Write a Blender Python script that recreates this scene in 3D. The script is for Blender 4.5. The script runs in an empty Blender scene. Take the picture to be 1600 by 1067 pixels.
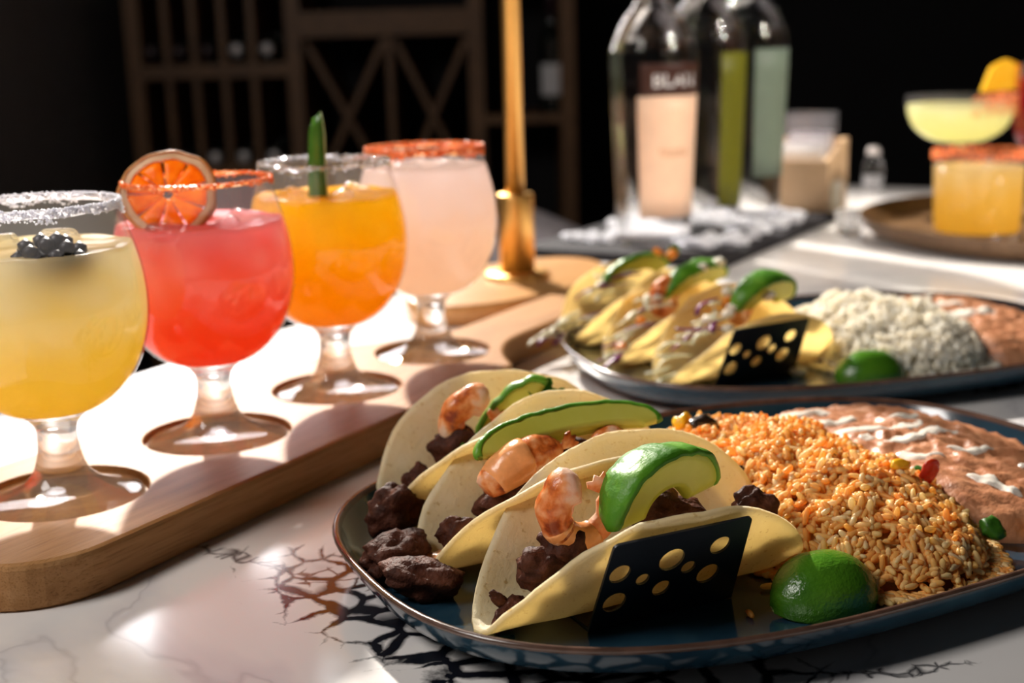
import bpy, bmesh, math, random
from math import sin, cos, pi, radians, sqrt, atan2, hypot
from mathutils import Vector, Matrix, noise

random.seed(7)
SC = bpy.context.scene
COL = SC.collection

# ------------------------------------------------------------------ camera
cam_d = bpy.data.cameras.new('camera')
cam_d.sensor_width = 36.0
cam_d.lens = 45.0
cam_d.clip_start = 0.02
cam = bpy.data.objects.new('camera', cam_d)
COL.objects.link(cam)
PITCH, ROLL = radians(13.0), radians(1.6)
f0 = Vector((0, cos(PITCH), -sin(PITCH)))
x0 = Vector((1, 0, 0))
u0 = Vector((0, sin(PITCH), cos(PITCH)))
cr = x0 * cos(ROLL) - u0 * sin(ROLL)
cu = x0 * sin(ROLL) + u0 * cos(ROLL)
m = Matrix((cr, cu, -f0)).transposed().to_4x4()
m.translation = Vector((0, 0, 0.2125))
cam.matrix_world = m
cam_d.dof.use_dof = True
cam_d.dof.focus_distance = 0.475
cam_d.dof.aperture_fstop = 8.0
SC.camera = cam

# ------------------------------------------------------------------ world, lights, exposure
w = bpy.data.worlds.new('world')
SC.world = w
w.use_nodes = True
w.node_tree.nodes['Background'].inputs[0].default_value = (1.0, 0.93, 0.88, 1)
w.node_tree.nodes['Background'].inputs[1].default_value = 0.05
SC.view_settings.view_transform = 'Standard'
SC.view_settings.look = 'None'
SC.view_settings.gamma = 1.0
SC.view_settings.use_curve_mapping = False
SC.view_settings.exposure = 0.2
SC.cycles.use_denoising = True
SC.cycles.max_bounces = 16
SC.cycles.diffuse_bounces = 12
SC.cycles.transmission_bounces = 12
SC.cycles.transparent_max_bounces = 24
SC.cycles.sample_clamp_indirect = 6.0
SC.cycles.caustics_reflective = False
SC.cycles.caustics_refractive = True
SC.cycles.blur_glossy = 0.6


def aim(o, target):
    d = Vector(target) - o.location
    o.rotation_euler = d.to_track_quat('-Z', 'Y').to_euler()


def spot(name, loc, target, power, angle, blend, radius, color):
    l = bpy.data.lights.new(name, 'SPOT')
    l.energy = power
    l.spot_size = radians(angle)
    l.spot_blend = blend
    l.shadow_soft_size = radius
    l.color = color
    o = bpy.data.objects.new(name, l)
    o.location = loc
    COL.objects.link(o)
    aim(o, target)
    return o


def area(name, loc, target, power, sx, sy, color):
    l = bpy.data.lights.new(name, 'AREA')
    l.shape = 'RECTANGLE'
    l.size, l.size_y = sx, sy
    l.energy = power
    l.color = color
    o = bpy.data.objects.new(name, l)
    o.location = loc
    COL.objects.link(o)
    aim(o, target)
    return o


spot('key_lamp', (-0.80, 3.05, 1.60), (0.16, 0.92, 0.03), 840, 40, 0.45, 0.05, (1.0, 0.92, 0.82))
spot('window_light', (-0.75, 3.0, 0.95), (0.1, 0.9, 0.0), 75, 40, 0.5, 0.45, (1.0, 0.95, 0.97))
area('side_window_light', (-1.05, 0.15, 1.15), (0.12, 0.70, 0.02), 17, 0.5, 0.7, (1.0, 0.95, 0.9))
spot('bottle_fill', (1.5, 0.3, 1.5), (0.38, 1.42, 0.08), 150, 26, 0.8, 0.10, (1.0, 0.90, 0.80))  # added unseen fill, brightens bottles, caddy and round tray; not a real fixture
spot('chair_fill', (0.30, 1.9, 2.0), (-0.08, 2.45, -0.30), 60, 30, 0.6, 0.05, (1.0, 0.90, 0.92))  # extra spot added only to lift the chair out of the dark

# ------------------------------------------------------------------ helpers


def link(name, me, mat=None, parent=None, smooth=True):
    o = bpy.data.objects.new(name, me)
    COL.objects.link(o)
    if mat:
        for mm in (mat if isinstance(mat, (list, tuple)) else [mat]):
            me.materials.append(mm)
    if smooth:
        me.polygons.foreach_set('use_smooth', [True] * len(me.polygons))
    if parent:
        o.parent = parent
    return o


def obj(name, vf, mat=None, parent=None, smooth=True):
    me = bpy.data.meshes.new(name)
    me.from_pydata(vf[0], [], vf[1])
    me.update()
    return link(name, me, mat, parent, smooth)


def bobj(name, bm, mat=None, parent=None, smooth=False):
    me = bpy.data.meshes.new(name)
    bm.to_mesh(me)
    bm.free()
    return link(name, me, mat, parent, smooth)


def empty(name, loc=(0, 0, 0), rz=0.0):
    o = bpy.data.objects.new(name, None)
    o.empty_display_size = 0.02
    o.location = loc
    o.rotation_euler = (0, 0, rz)
    COL.objects.link(o)
    return o


def tag(o, label=None, cat=None, group=None, kind=None):
    if label: o['label'] = label
    if cat: o['category'] = cat
    if group: o['group'] = group
    if kind: o['kind'] = kind
    return o


def merge(*vfs):
    V, F = [], []
    for v, f in vfs:
        b = len(V)
        V += list(v)
        F += [tuple(i + b for i in q) for q in f]
    return V, F


def xform(vf, M):
    return [tuple(M @ Vector(v)) for v in vf[0]], vf[1]


def lathe(prof, seg=48, cap0=False, cap1=False):
    V, F = [], []
    for r, z in prof:
        for k in range(seg):
            a = 2 * pi * k / seg
            V.append((r * cos(a), r * sin(a), z))
    for i in range(len(prof) - 1):
        for k in range(seg):
            k2 = (k + 1) % seg
            F.append((i * seg + k, i * seg + k2, (i + 1) * seg + k2, (i + 1) * seg + k))
    if cap0:
        F.append(tuple(reversed(range(seg))))
    if cap1:
        F.append(tuple(range((len(prof) - 1) * seg, len(prof) * seg)))
    return V, F


def smooth_prof(pts, n=6):
    """Catmull-Rom through (r, z) points."""
    out = []
    P = [pts[0]] + list(pts) + [pts[-1]]
    for i in range(1, len(P) - 2):
        p0, p1, p2, p3 = P[i - 1], P[i], P[i + 1], P[i + 2]
        for k in range(n):
            t = k / n
            out.append(tuple(0.5 * ((2 * p1[j]) + (-p0[j] + p2[j]) * t + (2 * p0[j] - 5 * p1[j] + 4 * p2[j] - p3[j]) * t * t
                                    + (-p0[j] + 3 * p1[j] - 3 * p2[j] + p3[j]) * t ** 3) for j in range(len(p1))))
    out.append(tuple(pts[-1]))
    return out


def box(cx, cy, cz, sx, sy, sz):
    x, y, z = sx / 2, sy / 2, sz / 2
    V = [(cx + a * x, cy + b * y, cz + c * z) for a in (-1, 1) for b in (-1, 1) for c in (-1, 1)]
    F = [(0, 1, 3, 2), (4, 6, 7, 5), (0, 4, 5, 1), (2, 3, 7, 6), (0, 2, 6, 4), (1, 5, 7, 3)]
    return V, F


def rbox(sx, sy, sz, r, seg=2, center=(0, 0, 0)):
    bm = bmesh.new()
    bmesh.ops.create_cube(bm, size=1.0)
    bmesh.ops.scale(bm, vec=(sx, sy, sz), verts=bm.verts)
    bmesh.ops.bevel(bm, geom=list(bm.edges), offset=r, segments=seg, profile=0.5, affect='EDGES')
    bmesh.ops.translate(bm, vec=center, verts=bm.verts)
    return bm


def tube(pts, radii, seg=10, flat=1.0):
    V, F = [], []
    n = len(pts)
    pts = [Vector(p) for p in pts]
    up = Vector((0.13, 0.27, 0.95)).normalized()
    for i in range(n):
        t = (pts[min(i + 1, n - 1)] - pts[max(i - 1, 0)]).normalized()
        s = t.cross(up)
        if s.length < 0.05:
            s = t.cross(Vector((1, 0, 0)))
        s.normalize()
        q = s.cross(t)
        for k in range(seg):
            a = 2 * pi * k / seg
            V.append(tuple(pts[i] + radii[i] * (s * cos(a) + q * sin(a) * flat)))
    for i in range(n - 1):
        for k in range(seg):
            k2 = (k + 1) % seg
            F.append((i * seg + k, i * seg + k2, (i + 1) * seg + k2, (i + 1) * seg + k))
    F.append(tuple(reversed(range(seg))))
    F.append(tuple(range((n - 1) * seg, n * seg)))
    return V, F


def ico(sub, r=1.0):
    bm = bmesh.new()
    bmesh.ops.create_icosphere(bm, subdivisions=sub, radius=r)
    bm.verts.ensure_lookup_table()
    V = [tuple(v.co) for v in bm.verts]
    F = [tuple(v.index for v in f.verts) for f in bm.faces]
    bm.free()
    return V, F


ICO = {k: ico(k) for k in (1, 2, 3, 4)}


def lump(size, seed, amp=0.3, freq=1.6, sub=3, fine=0.08):
    """irregular chunk: an icosphere pushed by noise, scaled to size"""
    V, F = ICO[sub]
    out = []
    o = Vector((seed * 3.7, seed * 1.3, seed * 7.1))
    for v in V:
        p = Vector(v)
        d = 1 + amp * noise.noise(p * freq + o) + fine * noise.noise(p * freq * 3.3 + o) + amp * 0.5 * noise.noise(p * freq * 1.9 - o)
        out.append((p.x * d * size[0], p.y * d * size[1], p.z * d * size[2]))
    return out, F


def copy_tree(o, parent=None):
    c = o.copy()
    COL.objects.link(c)
    if parent:
        c.parent = parent
    for ch in list(o.children):
        copy_tree(ch, c)
    return c


# ------------------------------------------------------------------ materials


def new_mat(name):
    mt = bpy.data.materials.new(name)
    mt.use_nodes = True
    nt = mt.node_tree
    nt.nodes.clear()
    out = nt.nodes.new('ShaderNodeOutputMaterial')
    return mt, nt, out


def N(nt, kind, **kw):
    n = nt.nodes.new(kind)
    for k, v in kw.items():
        if k.startswith('i_'):
            n.inputs[k[2:].replace('_', ' ')].default_value = v
        else:
            setattr(n, k, v)
    return n


def ramp(nt, fac, stops, interp='LINEAR'):
    r = nt.nodes.new('ShaderNodeValToRGB')
    r.color_ramp.interpolation = interp
    els = r.color_ramp.elements
    while len(els) > 1:
        els.remove(els[-1])
    els[0].position, els[0].color = stops[0][0], (*stops[0][1], 1)
    for p, c in stops[1:]:
        e = els.new(p)
        e.color = (*c, 1)
    if fac is not None:
        nt.links.new(fac, r.inputs[0])
    return r


def coords(nt, scale=(1, 1, 1), loc=(0, 0, 0), rot=(0, 0, 0), out='Object'):
    tc = nt.nodes.new('ShaderNodeTexCoord')
    mp = nt.nodes.new('ShaderNodeMapping')
    mp.inputs['Scale'].default_value = scale
    mp.inputs['Location'].default_value = loc
    mp.inputs['Rotation'].default_value = rot
    nt.links.new(tc.outputs[out], mp.inputs[0])
    return mp.outputs[0]


def noise_tex(nt, vec, scale, detail=3, rough=0.5, dist=0.0):
    n = nt.nodes.new('ShaderNodeTexNoise')
    n.inputs['Scale'].default_value = scale
    n.inputs['Detail'].default_value = detail
    n.inputs['Roughness'].default_value = rough
    n.inputs['Distortion'].default_value = dist
    nt.links.new(vec, n.inputs['Vector'])
    return n.outputs['Fac']


def bump(nt, h, strength=0.3, dist=0.001):
    b = nt.nodes.new('ShaderNodeBump')
    b.inputs['Strength'].default_value = strength
    b.inputs['Distance'].default_value = dist
    nt.links.new(h, b.inputs['Height'])
    return b.outputs[0]


def principled(nt, out, color=None, rough=0.5, metal=0.0, spec=0.5, coat=0.0, coat_r=0.1, normal=None, colsock=None):
    p = nt.nodes.new('ShaderNodeBsdfPrincipled')
    if color:
        p.inputs['Base Color'].default_value = (*color, 1)
    if colsock:
        nt.links.new(colsock, p.inputs['Base Color'])
    p.inputs['Roughness'].default_value = rough
    p.inputs['Metallic'].default_value = metal
    p.inputs['Specular IOR Level'].default_value = spec
    p.inputs['Coat Weight'].default_value = coat
    p.inputs['Coat Roughness'].default_value = coat_r
    if normal:
        nt.links.new(normal, p.inputs['Normal'])
        nt.links.new(normal, p.inputs['Coat Normal'])
    if out:
        nt.links.new(p.outputs[0], out.inputs[0])
    return p


def plain(name, color, rough=0.5, metal=0.0, spec=0.5, var=0.12, scale=60, bmp=0.0, coat=0.0):
    mt, nt, out = new_mat(name)
    v = coords(nt)
    f = noise_tex(nt, v, scale, 4)
    c2 = tuple(max(0, x * (1 - var)) for x in color)
    c3 = tuple(min(1, x * (1 + var)) for x in color)
    r = ramp(nt, f, [(0.3, c2), (0.7, c3)])
    nrm = bump(nt, f, bmp, 0.001) if bmp else None
    principled(nt, out, rough=rough, metal=metal, spec=spec, coat=coat, colsock=r.outputs[0], normal=nrm)
    return mt


def mix(nt, a, b, fac):
    s = nt.nodes.new('ShaderNodeMixShader')
    if isinstance(fac, float):
        s.inputs[0].default_value = fac
    else:
        nt.links.new(fac, s.inputs[0])
    nt.links.new(a, s.inputs[1])
    nt.links.new(b, s.inputs[2])
    return s.outputs[0]


def leafy(name, stops, scale=80, transl=0.35, rough=0.45, spec=0.4, bmp=0.3, bscale=200, detail=4, fac_out=None, tcol=None):
    """thin food: diffuse with light passing through"""
    mt, nt, out = new_mat(name)
    v = coords(nt)
    f = noise_tex(nt, v, scale, detail)
    r = ramp(nt, f, stops)
    nrm = bump(nt, noise_tex(nt, v, bscale, 3), bmp, 0.001)
    p = principled(nt, None, rough=rough, spec=spec, colsock=r.outputs[0], normal=nrm)
    t = nt.nodes.new('ShaderNodeBsdfTranslucent')
    if tcol:
        t.inputs[0].default_value = (*tcol, 1)
    else:
        nt.links.new(r.outputs[0], t.inputs[0])
    nt.links.new(mix(nt, p.outputs[0], t.outputs[0], transl), out.inputs[0])
    return mt


def glass_thin(name, tint=(0.97, 0.97, 0.98), rough=0.01, mist=0.0):
    """thin-walled glass: see-through with a fresnel reflection"""
    mt, nt, out = new_mat(name)
    t = N(nt, 'ShaderNodeBsdfTransparent')
    t.inputs[0].default_value = (*tint, 1)
    g = N(nt, 'ShaderNodeBsdfGlossy')
    g.inputs['Roughness'].default_value = rough
    lw = N(nt, 'ShaderNodeLayerWeight')
    pw = N(nt, 'ShaderNodeMath', operation='POWER')
    nt.links.new(lw.outputs['Facing'], pw.inputs[0])
    pw.inputs[1].default_value = 4.5
    ma = N(nt, 'ShaderNodeMath', operation='MULTIPLY_ADD')
    nt.links.new(pw.outputs[0], ma.inputs[0])
    ma.inputs[1].default_value = 0.55
    ma.inputs[2].default_value = 0.05
    sh = mix(nt, t.outputs[0], g.outputs[0], ma.outputs[0])
    if mist:      # fine condensation on an iced glass
        h = N(nt, 'ShaderNodeBsdfTranslucent')
        h.inputs[0].default_value = (0.95, 0.93, 0.96, 1)
        sh = mix(nt, sh, h.outputs[0], mist)
    nt.links.new(sh, out.inputs[0])
    return mt


def glass_solid(name, color=(1, 1, 1), ior=1.48, clear=0.25, rough=0.0):
    mt, nt, out = new_mat(name)
    g = N(nt, 'ShaderNodeBsdfGlass')
    g.inputs['Color'].default_value = (*color, 1)
    g.inputs['IOR'].default_value = ior
    g.inputs['Roughness'].default_value = rough
    t = N(nt, 'ShaderNodeBsdfTransparent')
    nt.links.new(mix(nt, g.outputs[0], t.outputs[0], clear), out.inputs[0])
    return mt


def drink(name, stops, z0, z1, pale, ice=0.5, sss=0.012, icez=0.6):
    """cloudy iced drink: colour settles from pale at the top to full at the bottom, pale ice near the top"""
    mt, nt, out = new_mat(name)
    tc = nt.nodes.new('ShaderNodeTexCoord')
    sp = nt.nodes.new('ShaderNodeSeparateXYZ')
    nt.links.new(tc.outputs['Object'], sp.inputs[0])
    mr = nt.nodes.new('ShaderNodeMapRange')
    mr.inputs['From Min'].default_value = z0
    mr.inputs['From Max'].default_value = z1
    nt.links.new(sp.outputs[2], mr.inputs[0])
    v = coords(nt)
    nz = noise_tex(nt, v, 42, 2, 0.5, 0.6)
    ad = N(nt, 'ShaderNodeMath', operation='MULTIPLY_ADD')
    nt.links.new(nz, ad.inputs[0])
    ad.inputs[1].default_value = 0.30
    nt.links.new(mr.outputs[0], ad.inputs[2])
    sb = N(nt, 'ShaderNodeMath', operation='SUBTRACT')
    nt.links.new(ad.outputs[0], sb.inputs[0])
    sb.inputs[1].default_value = 0.15
    base = ramp(nt, sb.outputs[0], stops)
    # ice seen through the drink
    vo = nt.nodes.new('ShaderNodeTexVoronoi')
    vo.feature = 'SMOOTH_F1'
    vo.inputs['Scale'].default_value = 48
    nt.links.new(v, vo.inputs['Vector'])
    ir = ramp(nt, vo.outputs['Distance'], [(0.15, (1, 1, 1)), (0.5, (0, 0, 0))])
    zr = ramp(nt, mr.outputs[0], [(icez - 0.25, (0, 0, 0)), (icez + 0.3, (1, 1, 1))])
    mu = N(nt, 'ShaderNodeMath', operation='MULTIPLY')
    nt.links.new(ir.outputs[0], mu.inputs[0])
    nt.links.new(zr.outputs[0], mu.inputs[1])
    mu2 = N(nt, 'ShaderNodeMath', operation='MULTIPLY')
    nt.links.new(mu.outputs[0], mu2.inputs[0])
    mu2.inputs[1].default_value = ice
    mc = nt.nodes.new('ShaderNodeMix')
    mc.data_type = 'RGBA'
    nt.links.new(mu2.outputs[0], mc.inputs[0])
    nt.links.new(base.outputs[0], mc.inputs[6])
    mc.inputs[7].default_value = (*pale, 1)
    p = principled(nt, None, rough=0.12, spec=0.4, colsock=mc.outputs[2])
    p.inputs['IOR'].default_value = 1.33
    t = nt.nodes.new('ShaderNodeBsdfTranslucent')
    nt.links.new(mc.outputs[2], t.inputs[0])
    nt.links.new(mix(nt, p.outputs[0], t.outputs[0], 0.80), out.inputs[0])
    return mt


def wood(name, c1, c2, c3, grain=(3.0, 60.0, 60.0), rough=0.35, coat=0.0, coat_r=0.15, scale=6.0, bmp=0.15, spec=0.5):
    mt, nt, out = new_mat(name)
    v = coords(nt, scale=grain)
    n1 = noise_tex(nt, v, scale * 0.5, 5, 0.6, 0.4)
    r1 = ramp(nt, n1, [(0.25, c2), (0.5, c1), (0.75, c3)])
    v2 = coords(nt, scale=(grain[0] * 2, grain[1] * 4, grain[2] * 4))
    n2 = noise_tex(nt, v2, scale, 3, 0.6)
    r2 = ramp(nt, n2, [(0.35, (0.55, 0.5, 0.45)), (0.47, (1, 1, 1))])
    mc = nt.nodes.new('ShaderNodeMix')
    mc.data_type = 'RGBA'
    mc.blend_type = 'MULTIPLY'
    mc.inputs[0].default_value = 0.7
    nt.links.new(r1.outputs[0], mc.inputs[6])
    nt.links.new(r2.outputs[0], mc.inputs[7])
    nrm = bump(nt, n2, bmp, 0.0006)
    principled(nt, out, rough=rough, spec=spec, colsock=mc.outputs[2], coat=coat, coat_r=coat_r, normal=nrm)
    return mt


def marble(name):
    mt, nt, out = new_mat(name)
    tc = nt.nodes.new('ShaderNodeTexCoord')
    v = tc.outputs['Object']
    # large pale veins
    nz = nt.nodes.new('ShaderNodeTexNoise')
    nz.inputs['Scale'].default_value = 3.1
    nz.inputs['Detail'].default_value = 6
    nz.inputs['Distortion'].default_value = 0.8
    nt.links.new(v, nz.inputs['Vector'])
    vein = ramp(nt, nz.outputs['Fac'], [(0.47, (0.80, 0.77, 0.75)), (0.496, (0.71, 0.69, 0.69)), (0.50, (0.58, 0.56, 0.57)),
                                        (0.504, (0.68, 0.66, 0.67)), (0.53, (0.80, 0.77, 0.75))])
    # a crackled dark seam
    warp = nt.nodes.new('ShaderNodeTexNoise')
    warp.inputs['Scale'].default_value = 34
    warp.inputs['Detail'].default_value = 5
    nt.links.new(v, warp.inputs['Vector'])
    vm = N(nt, 'ShaderNodeVectorMath', operation='MULTIPLY_ADD')
    nt.links.new(warp.outputs['Color'], vm.inputs[0])
    vm.inputs[1].default_value = (0.016, 0.016, 0.0)
    nt.links.new(v, vm.inputs[2])
    vo = nt.nodes.new('ShaderNodeTexVoronoi')
    vo.feature = 'DISTANCE_TO_EDGE'
    vo.inputs['Scale'].default_value = 62
    nt.links.new(vm.outputs[0], vo.inputs['Vector'])
    vs_ = nt.nodes.new('ShaderNodeTexVoronoi')
    vs_.feature = 'DISTANCE_TO_EDGE'
    vs_.inputs['Scale'].default_value = 125
    nt.links.new(vm.outputs[0], vs_.inputs['Vector'])

    def seam(center, rot, half):
        mp = nt.nodes.new('ShaderNodeMapping')
        mp.vector_type = 'TEXTURE'
        mp.inputs['Location'].default_value = (center[0] + 0.008, center[1] + 0.008, 0)
        mp.inputs['Rotation'].default_value = (0, 0, rot)
        mp.inputs['Scale'].default_value = (half[0], half[1], 1)
        nt.links.new(vm.outputs[0], mp.inputs[0])
        ln = N(nt, 'ShaderNodeVectorMath', operation='LENGTH')
        nt.links.new(mp.outputs[0], ln.inputs[0])
        rag = noise_tex(nt, v, 60, 4, 0.65)
        ra = N(nt, 'ShaderNodeMath', operation='MULTIPLY_ADD')
        nt.links.new(rag, ra.inputs[0])
        ra.inputs[1].default_value = 0.7
        ra.inputs[2].default_value = -0.35
        ad = N(nt, 'ShaderNodeMath', operation='ADD')
        nt.links.new(ra.outputs[0], ad.inputs[0])
        nt.links.new(ln.outputs['Value'], ad.inputs[1])
        return ad.outputs[0]

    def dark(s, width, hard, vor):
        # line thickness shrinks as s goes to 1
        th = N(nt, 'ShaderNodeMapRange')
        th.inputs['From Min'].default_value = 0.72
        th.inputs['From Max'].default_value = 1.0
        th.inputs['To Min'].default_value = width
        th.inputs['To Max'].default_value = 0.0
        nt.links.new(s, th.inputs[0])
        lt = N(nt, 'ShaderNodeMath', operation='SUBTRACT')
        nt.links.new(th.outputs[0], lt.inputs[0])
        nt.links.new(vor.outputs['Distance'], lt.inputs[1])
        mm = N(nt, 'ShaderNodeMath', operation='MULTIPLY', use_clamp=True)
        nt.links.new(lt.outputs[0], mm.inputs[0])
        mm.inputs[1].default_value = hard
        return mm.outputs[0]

    col = vein.outputs[0]
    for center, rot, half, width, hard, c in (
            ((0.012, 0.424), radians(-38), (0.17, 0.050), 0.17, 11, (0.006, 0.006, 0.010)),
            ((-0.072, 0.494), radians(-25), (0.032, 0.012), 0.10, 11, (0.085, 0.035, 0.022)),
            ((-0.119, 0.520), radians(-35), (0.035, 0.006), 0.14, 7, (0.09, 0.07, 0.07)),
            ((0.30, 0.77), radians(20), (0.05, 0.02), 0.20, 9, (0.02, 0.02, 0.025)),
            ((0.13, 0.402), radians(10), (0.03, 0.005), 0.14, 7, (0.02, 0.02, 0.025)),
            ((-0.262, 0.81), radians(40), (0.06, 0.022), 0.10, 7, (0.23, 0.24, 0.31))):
        k = dark(seam(center, rot, half), width, hard, vs_ if half[0] < 0.045 else vo)
        mc = nt.nodes.new('ShaderNodeMix')
        mc.data_type = 'RGBA'
        nt.links.new(k, mc.inputs[0])
        nt.links.new(col, mc.inputs[6])
        mc.inputs[7].default_value = (*c, 1)
        col = mc.outputs[2]
    # brush-wiped gloss
    wv = coords(nt, scale=(18, 90, 1), rot=(0, 0, 0.7))
    rn = noise_tex(nt, wv, 3, 4, 0.6)
    rr = nt.nodes.new('ShaderNodeMapRange')
    rr.inputs['To Min'].default_value = 0.10
    rr.inputs['To Max'].default_value = 0.24
    nt.links.new(rn, rr.inputs[0])
    p = principled(nt, out, spec=0.5, colsock=col)
    nt.links.new(rr.outputs[0], p.inputs['Roughness'])
    return mt


M = {}
M['marble'] = marble('veined_marble')
M['board'] = wood('oak_board', (0.42, 0.215, 0.085), (0.33, 0.16, 0.06), (0.48, 0.26, 0.115), rough=0.5, spec=0.12, bmp=0.3)
M['base_wood'] = wood('honey_wood', (0.55, 0.28, 0.10), (0.46, 0.22, 0.07), (0.60, 0.33, 0.13), rough=0.35, coat=0.2)
M['crate_wood'] = wood('pale_wood', (0.62, 0.42, 0.25), (0.55, 0.36, 0.2), (0.68, 0.48, 0.30), rough=0.5)
M['rack_wood'] = wood('rack_wood', (0.17, 0.075, 0.022), (0.12, 0.052, 0.015), (0.21, 0.095, 0.03), grain=(3, 20, 3), rough=0.5)
M['tray_wood'] = wood('bronze_brown_tray', (0.15, 0.082, 0.038), (0.11, 0.06, 0.028), (0.19, 0.11, 0.055), grain=(6, 6, 6), rough=0.35)
M['brass'] = plain('brushed_brass', (0.80, 0.46, 0.14), rough=0.42, metal=1.0, var=0.06, scale=300)
M['bowl_glass'] = glass_thin('bowl_glass', mist=0.025)
M['stem_glass'] = glass_solid('stem_glass', clear=0.3)
M['bottle_glass'] = glass_solid('clear_bottle_glass', ior=1.38, clear=0.3)
M['ice'] = glass_solid('ice', ior=1.31, clear=0.35, rough=0.05)
M['slate'] = plain('black_slate', (0.014, 0.013, 0.016), rough=0.65, spec=0.15, bmp=0.2)
M['plate'] = None
M['holder'] = plain('black_steel', (0.012, 0.013, 0.017), rough=0.36, metal=0.0, spec=0.6, var=0.2)
M['black_cap'] = plain('black_cap', (0.015, 0.014, 0.014), rough=0.4)


def plate_mat():
    mt, nt, out = new_mat('reactive_blue_glaze')
    v = coords(nt)
    f = noise_tex(nt, v, 30, 5, 0.6, 0.5)
    r = ramp(nt, f, [(0.3, (0.008, 0.025, 0.045)), (0.55, (0.012, 0.040, 0.065)), (0.75, (0.022, 0.058, 0.085))])
    p = principled(nt, out, rough=0.16, spec=0.55, colsock=r.outputs[0], coat=0.5, coat_r=0.08)
    return mt


M['plate'] = plate_mat()
M['plate_rim'] = plain('brown_glaze_rim', (0.075, 0.040, 0.028), rough=0.18, spec=0.6, var=0.4, scale=90)


def tortilla_mat(name, stops, tcol, transl=0.45):
    mt, nt, out = new_mat(name)
    v = coords(nt)
    big = noise_tex(nt, v, 55, 5, 0.65)
    r = ramp(nt, big, stops)
    sp = noise_tex(nt, v, 420, 2, 0.6)
    sr = ramp(nt, sp, [(0.30, (0.60, 0.46, 0.28)), (0.39, (1, 1, 1))])
    mc = nt.nodes.new('ShaderNodeMix')
    mc.data_type = 'RGBA'
    mc.blend_type = 'MULTIPLY'
    mc.inputs[0].default_value = 0.8
    nt.links.new(r.outputs[0], mc.inputs[6])
    nt.links.new(sr.outputs[0], mc.inputs[7])
    nrm = bump(nt, noise_tex(nt, v, 150, 5, 0.65), 0.75, 0.0010)
    p = principled(nt, None, rough=0.55, spec=0.3, colsock=mc.outputs[2], normal=nrm)
    t = nt.nodes.new('ShaderNodeBsdfTranslucent')
    t.inputs[0].default_value = (*tcol, 1)
    nt.links.new(mix(nt, p.outputs[0], t.outputs[0], transl), out.inputs[0])
    return mt


M['tortilla'] = tortilla_mat('corn_tortilla', [(0.25, (0.76, 0.62, 0.36)), (0.45, (0.85, 0.75, 0.50)), (0.7, (0.89, 0.82, 0.62))], (0.96, 0.80, 0.44))
M['tortilla_gold'] = tortilla_mat('golden_tortilla', [(0.25, (0.80, 0.61, 0.30)), (0.5, (0.90, 0.76, 0.45)), (0.75, (0.93, 0.83, 0.58))], (0.98, 0.84, 0.50), 0.74)
M['shrimp'] = leafy('seared_shrimp', [(0.34, (0.30, 0.05, 0.012)), (0.43, (0.72, 0.20, 0.04)), (0.52, (0.88, 0.40, 0.16)), (0.62, (0.90, 0.62, 0.44)), (0.75, (0.92, 0.72, 0.56))], scale=95, transl=0.25, rough=0.28, spec=0.5, bmp=0.5, bscale=300)
M['sauce'] = plain('chipotle_sauce', (0.88, 0.36, 0.13), rough=0.24, spec=0.5, var=0.14, scale=160, bmp=0.5)
M['avo_flesh'] = leafy('avocado_flesh', [(0.3, (0.62, 0.60, 0.06)), (0.6, (0.72, 0.70, 0.14)), (0.8, (0.78, 0.75, 0.25))], scale=35, transl=0.3, rough=0.3, spec=0.5, bmp=0.12)
M['avo_skin'] = leafy('avocado_green_outside', [(0.3, (0.045, 0.17, 0.008)), (0.5, (0.085, 0.27, 0.014)), (0.75, (0.20, 0.42, 0.035))], scale=60, transl=0.1, rough=0.42, spec=0.35, bmp=0.6, bscale=220)
M['steak'] = leafy('grilled_steak', [(0.3, (0.026, 0.008, 0.005)), (0.5, (0.072, 0.023, 0.013)), (0.75, (0.135, 0.048, 0.027))], scale=130, transl=0.0, rough=0.6, spec=0.12, bmp=1.0, bscale=450)
M['lime_rind'] = leafy('lime_rind', [(0.35, (0.035, 0.13, 0.008)), (0.6, (0.075, 0.22, 0.012)), (0.8, (0.13, 0.29, 0.02))], scale=45, transl=0.05, rough=0.22, spec=0.6, bmp=0.35, bscale=650)
M['lime_flesh'] = leafy('lime_flesh', [(0.3, (0.50, 0.60, 0.16)), (0.7, (0.72, 0.76, 0.38))], scale=200, transl=0.4, rough=0.2)
M['beans'] = leafy('refried_beans', [(0.3, (0.34, 0.125, 0.052)), (0.5, (0.45, 0.185, 0.085)), (0.75, (0.54, 0.25, 0.125))], scale=120, transl=0.0, rough=0.42, spec=0.5, bmp=0.8, bscale=260)
M['crema'] = plain('crema', (0.86, 0.80, 0.70), rough=0.25, spec=0.5, var=0.04)
M['herb'] = leafy('green_herb', [(0.3, (0.03, 0.12, 0.01)), (0.7, (0.08, 0.24, 0.02))], scale=90, transl=0.35)
M['red_pepper'] = leafy('red_pepper', [(0.3, (0.55, 0.03, 0.01)), (0.7, (0.75, 0.09, 0.02))], scale=90, transl=0.25, rough=0.2)
M['yellow_pepper'] = leafy('yellow_pepper', [(0.3, (0.85, 0.50, 0.02)), (0.7, (0.9, 0.62, 0.05))], scale=90, transl=0.25, rough=0.2)
M['orange_veg'] = leafy('orange_veg', [(0.3, (0.85, 0.30, 0.03)), (0.7, (0.9, 0.40, 0.08))], scale=90, transl=0.3, rough=0.3)
M['black_bean'] = plain('black_bean', (0.03, 0.018, 0.012), rough=0.25, spec=0.6)
M['cabbage_white'] = leafy('white_cabbage', [(0.3, (0.78, 0.76, 0.55)), (0.7, (0.88, 0.87, 0.74))], scale=90, transl=0.4, rough=0.35)
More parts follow.
